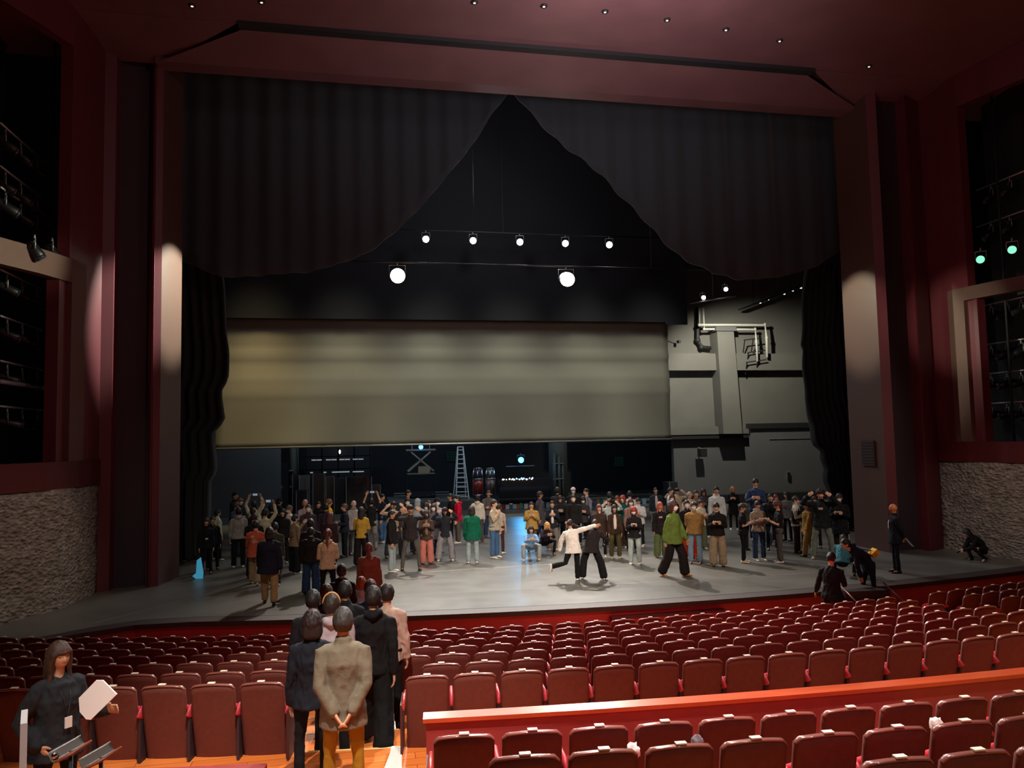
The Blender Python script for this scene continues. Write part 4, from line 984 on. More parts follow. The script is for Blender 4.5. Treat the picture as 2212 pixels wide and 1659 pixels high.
def hair_mb(style):
    'in head space'
    mb = MB()
    low = dict(short=-.1, crop=.05, bob=-.75, long=-.75, pony=-.15, bun=-.15, bowl=-.25, curly=-.25)[style]
    vol = dict(short=.015, crop=.01, bob=.024, long=.02, pony=.013, bun=.012, bowl=.022, curly=.036)[style]
    rnd = random.Random(len(style))
    def fn(d):
        x, y, z = d; r = headfn(d); s = 1.0
        hl = .34 if style not in ('bowl', 'bob', 'long') else .22     # fringe height in front
        t = (-y-.35)/.4; t = max(0, min(1, t)); line = low*(1-t)+hl*t
        if abs(x) > .72 and style in ('short', 'crop', 'curly'): line = max(line, -.02)
        if y > .2 and style in ('short', 'crop', 'curly', 'pony', 'bun', 'bowl'): line = -.62 if style != 'bowl' else -.5
        k = max(0, min(1, (z-line)/.10+.5)); v = vol*(1+.4*noise.noise(d*5+Vector((3, len(style), 0)))+.28*noise.noise(Vector((atan2(y, x)*9, z*2.2, 1))))
        if style == 'curly': v += .012*noise.noise(d*11)
        q = r*(1+(v*k-(.012)*(1-k))/r.length)
        if y > 0: q.y += .012*k*y
        q.z += .006*k*max(0, z)
        return q
    mb.ball((0, 0, 0), 1, 40, 30, fn=fn)
    if style in ('bob', 'long'):
        e = -.13 if style == 'bob' else -.16
        for s in (-1, 1): mb.loft([(s*.07, .0, .05), (s*.085, .005, -.03), (s*.086, .01, -.09), (s*.078, .0, e)], [(.02, .055), (.02, .06), (.02, .055), (.013, .04)], (1, 0, 0), 12)
        b = -.13 if style == 'bob' else -.36
        mb.loft([(0, .06, .06), (0, .085, -.04), (0, .09, -.11), (0, .10 if style == 'long' else .085, b)], [(.07, .04), (.085, .035), (.085, .03), (.06 if style == 'long' else .07, .02)], (1, 0, 0), 20)
    if style == 'long':
        for s in (-1, 1): mb.loft([(s*.07, -.01, -.08), (s*.085, -.02, -.2), (s*.08, -.045, -.33)], [(.022, .03), (.025, .025), (.012, .012)], (1, 0, 0), 10)
    if style == 'pony': mb.loft([(0, .09, .05), (0, .13, .03), (0, .145, -.08), (0, .13, -.24), (0, .125, -.32)], [(.018, .018), (.03, .028), (.034, .026), (.026, .02), (.008, .008)], (1, 0, 0), 12)
    if style == 'bun': mb.ball((0, .09, .09), .042, 14, 10)
    return mb
def hat_mb(kind):
    mb = MB()
    def fn(d):
        r = headfn(d); z = d.z; k = max(0, min(1, (z-(.16 if kind == 'cap' else .1))/.1)); r.y = r.y*1.02
        return r*(1+((.024 if kind != 'hood' else .035)*k-.012*(1-k))/r.length)
    mb.ball((0, 0.004, .012), 1, 32, 24, fn=fn)
    if kind == 'cap': mb.loft([(0, -.07, .04), (0, -.12, .032), (0, -.15, .022)], [(.065, .007), (.06, .006), (.035, .005)], (1, 0, 0), 14)
    if kind == 'hood': mb.loft([(0, .05, -.12), (0, .045, -.02), (0, .04, .08)], [(.09, .085), (.1, .085), (.08, .07)], (1, 0, 0), 18)
    if kind == 'headset': pass
    return mb
def mask_mb():
    mb = MB()
    def fn(d):
        r = headfn(d); k = 1.0
        inside = d.y < -.35 and -.98 < d.z < -.02 and abs(d.x) < .75
        if inside: s = .012+.012*g(d.x, .3)*g(d.z+.45, .3); return r*(1+s/r.length)
        return r*.85
    mb.ball((0, 0, 0), 1, 44, 34, fn=fn)
    return mb
def eyes_mb(s):
    q = headfn(Vector((s*.36, -.9, .08)).normalized())
    return MB().ball(q+Vector((0, .002, 0)), (.015, .006, .0065), 10, 6).loft([q+Vector((-.018, -.001, .02)), q+Vector((.018, -.001, .02))], [(.004, .003)]*2, (0, 1, 0), 6)
def mouth_mb():
    q = headfn(Vector((0, -.82, -.5)).normalized()); return MB().ball(q+Vector((0, .001, 0)), (.022, .006, .006), 12, 6)

# --- baking of voxel-merged meshes, once per distinct shape
CACHE = {}; PEND = []
POSE_LEAN = 0
def want(key):
    if key in CACHE: return
    global POSE_LEAN
    kind = key[0]; vox = .013; sm = 4; disp = 0; hero = False
    if kind in ('body', 'top', 'bottom', 'shoe', 'bag'):
        J = skeleton(key[1], key[2]); POSE_LEAN = POSE[key[1]].get('lean', 0); hero = key[-1] == 'hero'
    if kind == 'body': mb = body_mb(J); vox = .0075; sm = 1
    elif kind == 'top': mb = top_mb(J, key[3], key[2]); disp = .011 if key[3] not in ('tee', 'suit') else .007; vox = .011 if hero else .014
    elif kind == 'bottom': mb = bottom_mb(J, key[3]); disp = .007; vox = .012
    elif kind == 'shoe': mb = shoe_mb(J, key[3]); vox = .009; sm = 2
    elif kind == 'hair': mb = hair_mb(key[1]); vox = .007; sm = 2
    elif kind == 'hat': mb = hat_mb(key[1]); vox = .007; sm = 2
    else:
        mb = {'mask': mask_mb, 'eyeL': lambda: eyes_mb(1), 'eyeR': lambda: eyes_mb(-1), 'mouth': mouth_mb}[kind](); CACHE[key] = mb.mesh(kind); return
    me = mb.mesh('tmp'); o = bpy.data.objects.new('tmp', me); COL.objects.link(o)
    r = o.modifiers.new('r', 'REMESH'); r.mode = 'VOXEL'; r.voxel_size = vox; r.use_smooth_shade = True
    if sm: s = o.modifiers.new('s', 'SMOOTH'); s.iterations = sm; s.factor = .5
    CACHE[key] = None; PEND.append((key, o, disp))
def bake():
    dg = bpy.context.evaluated_depsgraph_get(); dg.update()
    for key, o, disp in PEND:
        me = bpy.data.meshes.new_from_object(o.evaluated_get(dg)); me.name = key[0]
        n = len(me.vertices)
        if disp and n:
            co = np.empty(n*3, np.float32); no = np.empty(n*3, np.float32); me.vertices.foreach_get('co', co); me.vertices.foreach_get('normal', no)
            co = co.reshape(-1, 3); no = no.reshape(-1, 3); sd = hash(key[0])*0+len(key[1])*3.1
            h = np.fromiter((noise.noise(Vector((x*9+sd, y*9, z*5+2*x)))+.5*noise.noise(Vector((x*20, y*20+sd, z*13))) for x, y, z in co), np.float32, n)
            h = 1-np.abs(h)*2.2; co += no*(h*disp)[:, None]-no*disp*.4
            me.vertices.foreach_set('co', co.ravel()); me.update()
        me.polygons.foreach_set('use_smooth', [True]*len(me.polygons)); CACHE[key] = me
    for key, o, disp in PEND:
        m = o.data; bpy.data.objects.remove(o); bpy.data.meshes.remove(m)
    PEND.clear()
def getm(key, m, parent, name, M=None):
    me = CACHE[key]
    return link(name, me, m, parent, M)

SK = ['c99a7c', 'd3a284', 'bd8b6c', 'd9ac90']
PHONE_POSES = {'up', 'high', 'look', 'chest', 'one'}
def person_keys(r):
    pose, hair, top, bot, fem, hero = r['pose'], r['hair'], r['top'], r['bot'], r['fem'], r.get('hero')
    hh = ('hero',) if hero else ()
    ks = [('body', pose, fem)+hh, ('top', pose, fem, top)+hh, ('bottom', pose, fem, bot)+hh, ('shoe', pose, fem, 'L'), ('shoe', pose, fem, 'R')]
    if hair in ('cap', 'beanie', 'hood'): ks += [('hat', hair), ('hair', 'short')]
    elif hair != 'bald': ks.append(('hair', hair))
    ks += [('mask',), ('eyeL',), ('eyeR',), ('mouth',)]
    return ks
PI_ = [0]
def build_person(r):
    pose, fem = r['pose'], r['fem']; J = skeleton(pose, fem); hh = ('hero',) if r.get('hero') else ()
    head_top = (J['head']+Vector((0, 0, .128))).z
    PI_[0] += 1; i = PI_[0]
    P, sc, z = r['P'], r['s'], r['P'].z
    rz = radians(r['face'])+atan2(-P.x, P.y)
    root = empty('person', P, rz, r['label'], 'person'); root.scale = (sc, sc, sc); root.rotation_mode = 'XYZ'
    hoff = Matrix.Rotation(rz, 3, 'Z') @ Vector((J['head'].x, J['head'].y, 0))*sc
    sk = skin(r.get('skin', SK[i % 4]))
    getm(('body', pose, fem)+hh, sk, root, 'body')
    tp = getm(('top', pose, fem, r['top'])+hh, cloth(r['tc']), root, {'tee': 't_shirt', 'shirt': 'shirt', 'knit': 'sweater', 'hoodie': 'hooded_sweater', 'jacket': 'jacket', 'puffer': 'padded_jacket', 'coat': 'coat', 'suit': 'suit_jacket', 'loose': 'loose_top', 'poncho': 'loose_jacket'}[r['top']])
    getm(('bottom', pose, fem, r['bot'])+hh, cloth(r['bc']), root, 'skirt' if r['bot'] == 'skirt' else 'trousers')
    for k in 'LR': getm(('shoe', pose, fem, k), mat('shoe_'+r['sc'], r['sc'], .4), root, 'shoe')
    HM = headM(J, r.get('yaw', 0))
    hc = r['hc']
    if r['hair'] in ('cap', 'beanie', 'hood'):
        getm(('hair', 'short'), hairm('15110f'), root, 'hair', HM)
        getm(('hat', r['hair']), cloth(hc), root, r['hair'] if r['hair'] != 'hood' else 'hood', HM)
    elif r['hair'] != 'bald': getm(('hair', r['hair']), hairm(hc), root, 'hair', HM)
    if abs(((r['face']+180) % 360)-180) < 120:
        for e in ('eyeL', 'eyeR'): getm((e,), mat('eye_dark', '1a1210', .3), root, 'eye', HM)
        if r.get('mask'): getm(('mask',), mat('mask_white', 'ece8e4', .8), root, 'face_mask', HM)
        else: getm(('mouth',), mat('lip', 'a8544a', .5), root, 'mouth', HM)
    x = r.get('ex', '')
    wm = (J['WL']+J['WR'])/2
    F_ = Vector((0, -1, 0)); Xv = Vector((1, 0, 0))
    if 'inner' in x:      # lighter shirt front showing in an open jacket
        q = r['inner']; c = J['chest']; b = .118*1.2
        mb = MB().loft([J['pel']+J['up']*.04+J['fwd']*.142, J['waist']+J['fwd']*.14, c+J['fwd']*.146, J['sh']+J['fwd']*.115], [(.045, .02), (.05, .02), (.052, .018), (.03, .014)], Xv, 10)
        mb.build('shirt_front', cloth(q), root, True)
    if 'print' in x:
        MB().loft([J['chest']+J['fwd']*.145-Vector((.05, 0, 0)), J['chest']+J['fwd']*.145+Vector((.05, 0, 0))], [(.028, .006)]*2, (0, 0, 1), 8).build('chest_print', cloth(r['pc']), root, True)
    if 'backp' in x:
        c = J['chest']-J['fwd']*.135; mb = MB().ball(c-Vector((0, 0, .04)), (.09, .012, .1), 14, 8).ball(c-Vector((-.06, -.005, -.04)), (.05, .012, .05), 10, 6); mb.build('back_print', cloth(r['pc']), root, True)
    if 'badge' in x: MB().box(-.04, .04, -.006, .006, -.025, .025, Matrix.Translation(J['waist']+J['fwd']*.16)).build('badge', mat('badge_pink', 'd8b8c4', .4), root)
    if 'lanyard' in x:
        c = J['chest']+J['fwd']*.15
        MB().pipe([J['neck']+Vector((.06, -.04, 0)), c+Vector((.03, -.01, 0)), c+Vector((0, -.015, -.14)), c+Vector((-.03, -.01, 0)), J['neck']+Vector((-.06, -.04, 0))], .004, 6).build('lanyard', mat('lanyard_black', '202022', .5), root, True)
        MB().box(-.03, .03, -.005, .005, -.06, .03, Matrix.Translation(c+Vector((.0, -.03, -.17)))).build('badge', mat('badge_white', 'd8d8d4', .3), root)
    if 'stripe' in x:
        for k, s in (('L', 1),):
            h, n, a = J['hip'+k], J['kn'+k], J['an'+k]; o = J['X']*s*.105
            MB().loft([h+o, n+o*.8, a+o*.72], [(.012, .008)]*3, (0, 1, 0), 6).build('side_stripe', mat('stripe_white', 'e4e4e0', .6), root, True)
    if 'head' in x: # headband / headphones
        MB().pipe([(s*.088*cos(t), .012, .02+.115*sin(t)) for s, t in [(1, k*pi/12) for k in range(13)]], .012, 8).build('headband', mat('headband_tan', 'b8844a', .6), root, True).matrix_local = HM
    if 'waistbag' in x:
        MB().loft([J['waist']+Vector((-.16, -.02, .02)), J['waist']+Vector((-.05, .16, 0)), J['waist']+Vector((.14, .06, -.02))], [.02, .035, .02], None, 8).build('waist_strap', cloth('5a5044'), root, True)
    if 'tie' in x: MB().loft([J['neck']+F_*.07-Vector((0, 0, .04)), J['chest']+F_*.14, J['waist']+F_*.145], [(.014, .006), (.02, .006), (.028, .006)], Xv, 8).build('white_shirt_front', cloth('dcd8d4'), root, True)
    if 'scarf' in x: MB().loft([J['neck']+Vector((.07*cos(t), .065*sin(t), .0)) for t in [k*pi/6 for k in range(13)]], [.03]*13, None, 8).build('scarf', cloth(r.get('sfc', '8a8684')), root, True)
    # things held are things of their own
    bpyM = Matrix.Translation(root.location) @ Matrix.Rotation(rz, 4, 'Z') @ Matrix.Scale(sc, 4)
    if 'phone' in x:
        if pose in ('up', 'high', 'look', 'chest'): c = wm+(J['HL']+J['HR']).normalized()*.10
        else: c = J['WL']+J['HL']*.11
        c = c+F_*.02; o = empty('phone', bpyM @ c, rz, 'phone of the '+r['label'], 'phone', 'phones held up by the crowd')
        tilt = Matrix.Rotation(radians(0 if pose in ('up', 'high') else -55), 4, 'X'); wx, wz = (.075, .037) if pose in ('up', 'high') else (.037, .075)
        MB().box(-wx, wx, -.004, .004, -wz, wz, tilt).build('case', mat('phone_black', '141416', .2), o)
        MB().box(-wx+.004, wx-.004, .0045, .0055, -wz+.004, wz-.004, tilt).build('screen', mat('phone_screen', '303840', .1, emit='9ab0c8', es=.5), o)
    if 'sheet' in x:
        c = J['WL']+J['HL']*.12; o = empty('paper', bpyM @ c, rz, 'paper held by the '+r['label'], 'paper')
        MB().box(-.1, .1, -.003, .003, -.2, .06, Matrix.Rotation(radians(-20), 4, 'X')).build('sheet', mat('paper_white', 'e8e8e8', .6), o)
    if 'bpaper' in x:
        c = wm+Vector((0, .06, -.06)); o = empty('paper', bpyM @ c, rz, 'white papers held behind the back of the bald man in suit', 'paper')
        MB().add([(-.1, .0, .05), (.1, .0, .05), (.13, .16, -.15), (-.07, .16, -.15), (-.1, .004, .054), (.1, .004, .054), (.13, .164, -.146), (-.07, .164, -.146)], [(0, 1, 2, 3), (7, 6, 5, 4), (0, 4, 5, 1), (1, 5, 6, 2), (2, 6, 7, 3), (3, 7, 4, 0)]).build('sheet', mat('paper_white', 'e8e8e8', .6), o)
    if 'yellowbag' in x:
        c = J['waist']+Vector((-.0, .20, .10)); o = empty('shoulder_bag', bpyM @ c, rz, 'small mustard yellow satchel slung on the back of the bending person', 'bag')
        T = Matrix.Rotation(radians(-50), 4, 'X')
        MB().box(-.13, .13, -.05, .05, -.08, .08, T).build('body', cloth('b07c20'), o); MB().box(-.135, .135, -.06, .06, .02, .09, T).build('flap', cloth('d0a038'), o)
        MB().pipe([T @ Vector((-.12, 0, .05)), J['sh']+Vector((.1, .1, .05))-c], .01, 6).build('strap', cloth('3a3430'), o, True)
    return root
def place_all(rows):
    'stand everybody so that heads meet their places; step apart where two would touch'
    placed = []
    def head_top(r): return (skeleton(r['pose'], r['fem'])['head']+Vector((0, 0, .128))).z
    def solve(r, h):
        ht = head_top(r)*h/1.70; z = r.get('z', 0)
        for _ in range(16):
            P = at(r['x'], r['yh'], z+ht)
            if r.get('aisle'): z = z*.4+floor_z(radius(P))*.6
        J = skeleton(r['pose'], r['fem']); ho = Matrix.Rotation(radians(r['face'])+atan2(-P.x, P.y), 3, 'Z') @ Vector((J['head'].x, J['head'].y, 0))*h/1.70
        P = Vector((P.x-ho.x, P.y-ho.y, z)); return P, h/1.70
    for r in sorted(rows, key=lambda r: 0 if r.get('yf') else 1):
        cands = []
        if r.get('yf'):
            P = at(r['x'], r['yf'], 0); sc = max(.86, min(1.1, (zat(P, r['yh'])-P.z)/head_top(r))); cands.append((P, sc))
            h0 = sc*1.7
        else: h0 = r['h']-(.07 if not r.get('aisle') and not r.get('z') and r['h'] in (1.6, 1.7) else 0)
        for dh in (0, -.03, -.06, .03, -.09, -.12, .06, -.15, -.18, -.21):
            if 1.42 <= h0+dh <= 1.92: cands.append(solve(r, h0+dh))
        best = None; bd = -1
        need = .46 if not r.get('aisle') else .42
        for P, sc in cands:
            d = min([((P.x-q.x)**2+(P.y-q.y)**2)**.5 for q in placed] or [9])
            if r['pose'].startswith('dance') or not r.get('z', 0) == 0: d = 9
            if d > need: best = (P, sc); break
            if d > bd: bd = d; best = (P, sc)
        r['P'], r['s'] = best; placed.append(best[0])
# P(x, head y, feet y or None, facing, pose, hair, hair colour, top, colour, bottom, colour, shoes, label, extras)
ROWS = []
def P_(x, yh, yf, face, pose, hair, hc, top, tc, bot, bc, sc, label, ex='', **k):
    fem = k.pop('fem', hair in ('long', 'bob', 'pony', 'bun')); h = k.pop('h', 1.6 if fem else 1.7)
    ROWS.append(dict(x=x, yh=yh, yf=yf, face=face, pose=pose, hair=hair, hc=hc, top=top, tc=tc, bot=bot, bc=bc, sc=sc, label=label, ex=ex, fem=fem, h=h, mask='mask' in ex, **k))
K_, BR, DB, RB = '14100f', '3a261c', '241812', '6a2e1e'   # hair: black, brown, dark brown, reddish
BK, WH = '18181a', 'e8e6e0'
# ---- left crowd
P_(445, 1128, 1240, 5, 'stand', 'bob', DB, 'jacket', '121216', 'slim', '101014', BK, 'person in black with a pink name badge beside the left curtain', 'badge')
P_(459, 1116, 1234, 15, 'stand2', 'short', DB, 'jacket', '101014', 'slim', '101014', BK, 'dim person in black just behind the badge wearer at left')
P_(469, 1101, 1210, 110, 'stand2', 'short', K_, 'jacket', 'b4c4a8', 'jeans', '141418', WH, 'person in pale mint jacket and black track trousers with white stripe', 'stripe')
P_(515, 1096, 1226, 178, 'stand', 'short', K_, 'hoodie', '8c8a84', 'jeans', '141416', WH, 'person in light grey hooded sweater seen from behind, legs apart')
P_(508, 1063, None, 60, 'stand', 'crop', K_, 'jacket', '242024', 'slim', '141416', BK, 'tall dark man in profile at the far left rear', h=1.76)
P_(519, 1076, None, 40, 'stand', 'bowl', '8a5434', 'jacket', '2a2628', 'slim', '18181c', BK, 'masked person with orange-brown bowl haircut at left', 'mask')
P_(511, 1084, None, 130, 'look', 'short', '4a3226', 'jacket', '4c6478', 'jeans', '2a3444', BK, 'person in blue denim jacket partly hidden at left')
P_(549, 1082, None, 170, 'high', 'short', K_, 'knit', 'c8bea4', 'jeans', '2c2c30', BK, 'person in cream sweater raising a phone with both arms at left', 'phone')
P_(546, 1096, None, 185, 'stand', 'crop', K_, 'jacket', '1a1618', 'slim', '1a1618', BK, 'short-haired person in black before the cream phone raiser')
P_(549, 1108, None, 175, 'look', 'short', DB, 'tee', '201c1e', 'jeans', '1c1c20', BK, 'person in black tee with pale neck, behind the coral shirt')
P_(552, 1124, 1262, 170, 'walk', 'short', K_, 'loose', 'b4543c', 'wide', '9a8468', WH, 'person in coral red shirt with pale back print and beige trousers', 'backp', pc='c88e74', h=1.66)
P_(573, 1098, None, 150, 'high', 'short', K_, 'knit', 'b8b294', 'jeans', '2c2c30', BK, 'person in pale yellow-cream sweater raising a phone, rear left crowd', 'phone')
P_(588, 1089, None, 180, 'stand', 'curly', K_, 'loose', '141214', 'slim', '141416', BK, 'big-haired person in loose black top seen from behind at left')
P_(604, 1076, None, 120, 'stand', 'cap', '131316', 'hoodie', '1a1a1c', 'jeans', '1a1a1e', BK, 'person in black cap and black hooded top at the left rear', 'mask')
P_(611, 1099, None, -10, 'stand', 'bob', K_, 'jacket', '1c1a1c', 'slim', '18181a', BK, 'girl with black bob looking to the camera between dark coats')
P_(625, 1091, None, -60, 'look', 'short', '5a4434', 'shirt', 'cfc6bc', 'jeans', '1c1c20', BK, 'masked person in white shirt with brown hair looking left', 'mask')
P_(637, 1111, 1238, 120, 'one', 'short', K_, 'jacket', '7c6a54', 'wide', '14141a', WH, 'person in taupe jacket and wide black trousers holding out a phone', 'phone waistbag')
P_(594, 1128, 1264, 176, 'walk', 'short', K_, 'knit', '3c3a2c', 'jeans', '2a2824', WH, 'person in dark olive sweater half hidden by the navy coat')
P_(582, 1139, 1305, 178, 'walk', 'bob', K_, 'poncho', '1b1c2a', 'cargo', '9c7e54', BK, 'person in large navy coat and khaki trousers walking upstage', fem=False)
P_(671, 1120, None, 180, 'stand', 'short', K_, 'coat', '1c1416', 'slim', '18181a', BK, 'person in long black coat in front of the purple jacket')
P_(672, 1139, 1284, 178, 'stand', 'short', K_, 'puffer', '1c1614', 'wide', '243654', BK, 'person in big dark brown padded jacket and blue jeans from behind')
P_(659, 1079, None, 20, 'chest', 'short', 'b88c88', 'shirt', '9c8c90', 'slim', '222226', BK, 'person with pinkish blond hair in pale shirt at the left rear')
P_(666, 1089, None, 5, 'stand', 'short', '46302c', 'jacket', '3a2c34', 'slim', '222226', BK, 'masked person in dark purple jacket before the pinkish blond person', 'mask')
P_(688, 1083, None, 10, 'stand', 'pony', K_, 'coat', '141214', 'skirt', '141214', BK, 'young woman in black dress with parted hair at the left rear')
P_(711, 1078, None, 100, 'stand2', 'bowl', '6c4a24', 'hoodie', 'd4a410', 'jeans', '222226', BK, 'person with brown hair in bright yellow jacket')
P_(704, 1087, None, 180, 'stand', 'crop', K_, 'jacket', '2a2430', 'slim', '1c1c20', BK, 'person in dark purple-navy jacket in front of the yellow jacket')
P_(712, 1106, None, 175, 'stand', 'long', '4a2420', 'coat', '2c1a1c', 'skirt', '1c1416', BK, 'woman with long brown-red hair in maroon-black coat from behind')
P_(708, 1142, None, 175, 'look', 'pony', '5c2a24', 'hoodie', 'c4a888', 'slim', '18161a', BK, 'person with reddish ponytail in cream hooded sweater', 'phone', h=1.58)
P_(745, 1088, 1203, -80, 'paper', 'short', '4a382c', 'jacket', '1e2230', 'jeans', '17171b', BK, 'person in navy jacket holding a pale sheet, facing left', 'sheet')
P_(764, 1080, None, 30, 'stand', 'bald', K_, 'jacket', '9a9494', 'slim', '2c2c30', BK, 'person with pale shaven head, grey scarf and light jacket', 'scarf', skin='c8a69a')
P_(781, 1095, 1222, 170, 'cross', 'long', '1c1412', 'knit', 'b48c34', 'wide', '1a1416', BK, 'woman with very long black hair in mustard sweater', fem=True)
P_(803, 1076, 1188, 170, 'high', 'short', K_, 'tee', '1c1c20', 'jeans', '8a8684', '8a1c1c', 'person in black tee and grey sweatpants with red shoes raising a phone', 'phone')
P_(826, 1067, 1172, 60, 'stand2', 'short', K_, 'shirt', '161a28', 'jeans', '4c6c94', WH, 'tall person in navy shirt with small white print and blue jeans', 'print', pc='a8a8b0')
P_(847, 1102, 1235, 75, 'stand', 'short', K_, 'jacket', '1e1b1d', 'jeans', '9aa8ac', WH, 'young man in black jacket and pale jeans looking right')
P_(850, 1083, None, 10, 'up', 'short', '2a1c16', 'tee', 'a08c74', 'jeans', '2c2c30', BK, 'person in beige tee with both bare arms up taking a photo', 'phone')
P_(882, 1058, 1165, 80, 'stand', 'crop', K_, 'shirt', '3a3436', 'slim', '2a2a2c', BK, 'man in dark grey shirt in profile near the rear riser')
P_(880, 1076, None, 15, 'stand', 'short', K_, 'jacket', '4a4648', 'slim', '2a2a2c', BK, 'person with mask directly behind the tall photographer', 'mask')
P_(888, 1090, 1231, 0, 'up', 'short', K_, 'knit', '2a2324', 'slim', '57504a', BK, 'tall man in dark brown sweater photographing with raised elbows', 'phone')
P_(902, 1078, None, 170, 'stand', 'hood', '8c949c', 'hoodie', '8c949c', 'slim', '2a2a2c', BK, 'person with pale blue-white hood near the riser')
P_(921, 1086, None, -20, 'look', 'bob', '30201c', 'jacket', '6a5c54', 'slim', '2c2a2c', BK, 'masked person with brown bob behind the pink trousers', 'mask')
P_(926, 1081, None, 20, 'stand', 'short', '4a3228', 'jacket', '8c8078', 'jeans', '3a3a40', BK, 'brown-haired person in grey-beige behind the masked girls', 'mask')
P_(922, 1105, 1218, 0, 'chest', 'bob', DB, 'jacket', '4a3a30', 'wide', 'c27468', BK, 'girl in brown jacket and salmon pink trousers holding up a phone', 'phone inner', inner='8a7464')
P_(938, 1088, 1206, -5, 'stand', 'long', DB, 'coat', '5c5c64', 'wide', '1a1a1e', WH, 'masked girl with long dark hair in grey coat', 'mask')
P_(944, 1076, None, 40, 'stand', 'cap', '1c1c20', 'shirt', '8494a8', 'jeans', '56688a', BK, 'masked person in dark cap and pale denim shirt', 'mask')
P_(961, 1096, 1203, 0, 'up', 'bob', '1c1412', 'jacket', '24262e', 'wide', '8a868c', WH, 'girl in dark navy jacket and grey sweatpants with phone before her face', 'phone')
P_(975, 1066, 1170, -80, 'stand', 'short', K_, 'tee', '151517', 'slim', '151517', BK, 'man in black tee facing left beside the red jacket')
P_(988, 1070, 1173, -85, 'stand2', 'short', K_, 'hoodie', 'c40c34', 'jeans', '5a504e', WH, 'man in bright crimson sweater and grey trousers', 'mask')
P_(1021, 1093, 1217, 178, 'stand', 'bob', DB, 'poncho', '0f6048', 'jeans', '9cacae', WH, 'person in oversized green sweater and pale jeans from behind')
P_(1033, 1069, 1170, 165, 'stand2', 'short', K_, 'hoodie', 'd0c8bc', 'jeans', '4c4a48', '8a2c24', 'person in off-white hooded sweater from behind at the centre')
P_(1057, 1059, 1160, 10, 'cross', 'crop', '2c2420', 'jacket', '5c5450', 'jeans', '2c3c5a', BK, 'older man in grey-brown checked jacket with folded arms')
P_(1069, 1079, 1205, 60, 'chin', 'short', DB, 'knit', 'b8a894', 'jeans', '48668c', WH, 'man in cream sweater and blue jeans with hand at his mouth')
P_(1080, 1090, 1196, 150, 'stand', 'short', DB, 'tee', 'b8a89c', 'slim', '4c2a28', WH, 'slight person in maroon trousers hidden behind the cream sweater man')
# ---- centre
P_(1150, 1087, 1190, 0, 'chest', 'short', DB, 'loose', 'b08c4a', 'slim', '6a5030', BK, 'person in mustard beige hooded jacket with hands joined', h=1.62)
P_(1168, 1061, 1172, 110, 'walk', 'short', DB, 'coat', '4a4650', 'jeans', '1c2438', BK, 'man in mauve-grey coat walking away right')
P_(1147, 1136, 1193, 5, 'crouch', 'bob', '201614', 'shirt', '7ea4cc', 'jeans', 'a8b0b4', WH, 'crouching girl in light blue shirt with dark bob')
P_(1177, 1139, 1196, 15, 'crouch', 'bob', 'd8a458', 'jacket', '241a24', 'slim', '151318', BK, 'crouching girl with blond bob in dark jacket')
P_(1195, 1089, 1187, 0, 'chest', 'short', DB, 'jacket', '20222c', 'wide', '7c7268', WH, 'girl in dark jacket with white collar and wide taupe trousers', 'inner', inner='e0dcd8', fem=True)
P_(1204, 1052, None, 170, 'stand', 'short', K_, 'coat', '2e2a2e', 'slim', '1c1c20', BK, 'person in charcoal coat from behind beside the grey column', h=1.72)
P_(1212, 1070, 1174, 5, 'look', 'long', '2a1c18', 'jacket', '222024', 'slim', '15151a', BK, 'long-haired woman in black jacket with white sleeves looking down', 'phone')
P_(1238, 1053, None, 0, 'stand', 'beanie', 'd0c4c8', 'jacket', '201c20', 'slim', '201c20', BK, 'masked person in white beanie, hindmost of the centre line', 'mask')
P_(1238, 1068, None, 0, 'stand', 'short', K_, 'jacket', '1c1a1c', 'slim', '18181a', BK, 'masked dark-haired person in the middle of the centre line', 'mask', h=1.64)
P_(1238, 1082, 1180, 0, 'look', 'long', '1e1614', 'jacket', '1c1a1e', 'wide', '7c6c6c', WH, 'masked long-haired girl at the front of the centre line', 'mask phone')
P_(1270, 1055, 1165, -60, 'stand2', 'short', K_, 'shirt', '7a7684', 'slim', '2a2a2e', BK, 'man in mauve-grey shirt in profile facing left')
P_(1262, 1072, 1176, 0, 'look', 'bob', K_, 'jacket', '343036', 'slim', '1c1c20', BK, 'masked girl in dark grey jacket beside the centre line', 'mask')
P_(1240, 1125, 1254, 172, 'danceA', 'short', DB, 'loose', 'e6e0d8', 'jeans', '151517', WH, 'dancer in white tee and black trousers kicking one leg back', skin='c08a6c')
P_(1279, 1132, 1252, 178, 'danceB', 'short', '241a16', 'loose', '241e20', 'wide', '18171a', WH, 'dancer in black shirt and baggy black trousers with arm stretched out')
P_(1297, 1089, 1203, 5, 'stand2', 'long', '5c2a22', 'poncho', '3c2c26', 'slim', '151416', WH, 'woman with long auburn hair in wide dark brown jacket')
P_(1317, 1062, None, 170, 'stand', 'short', K_, 'jacket', '202024', 'slim', '1c1c20', BK, 'dark-haired person far behind the auburn woman', h=1.68)
P_(1318, 1078, 1186, 20, 'up', 'short', '3a302c', 'hoodie', 'a8b0b0', 'slim', '1a1a1e', WH, 'person in pale grey hooded top raising a phone', 'phone')
P_(1333, 1071, None, 0, 'stand', 'long', '6c3426', 'coat', '3a2a28', 'slim', '1a1a1e', BK, 'smiling woman with long copper hair behind the brown jackets')
P_(1345, 1070, 1186, -30, 'stand', 'bob', '7c2c20', 'jacket', '16483e', 'wide', '4a342c', WH, 'red-haired person in dark teal jacket and brown trousers')
P_(1330, 1090, 1205, 5, 'stand', 'bob', K_, 'jacket', '3c2a22', 'jeans', '5a5030', 'e0d8b8', 'woman in brown jacket, olive trousers and cream shoes', 'inner', inner='d8ccc0')
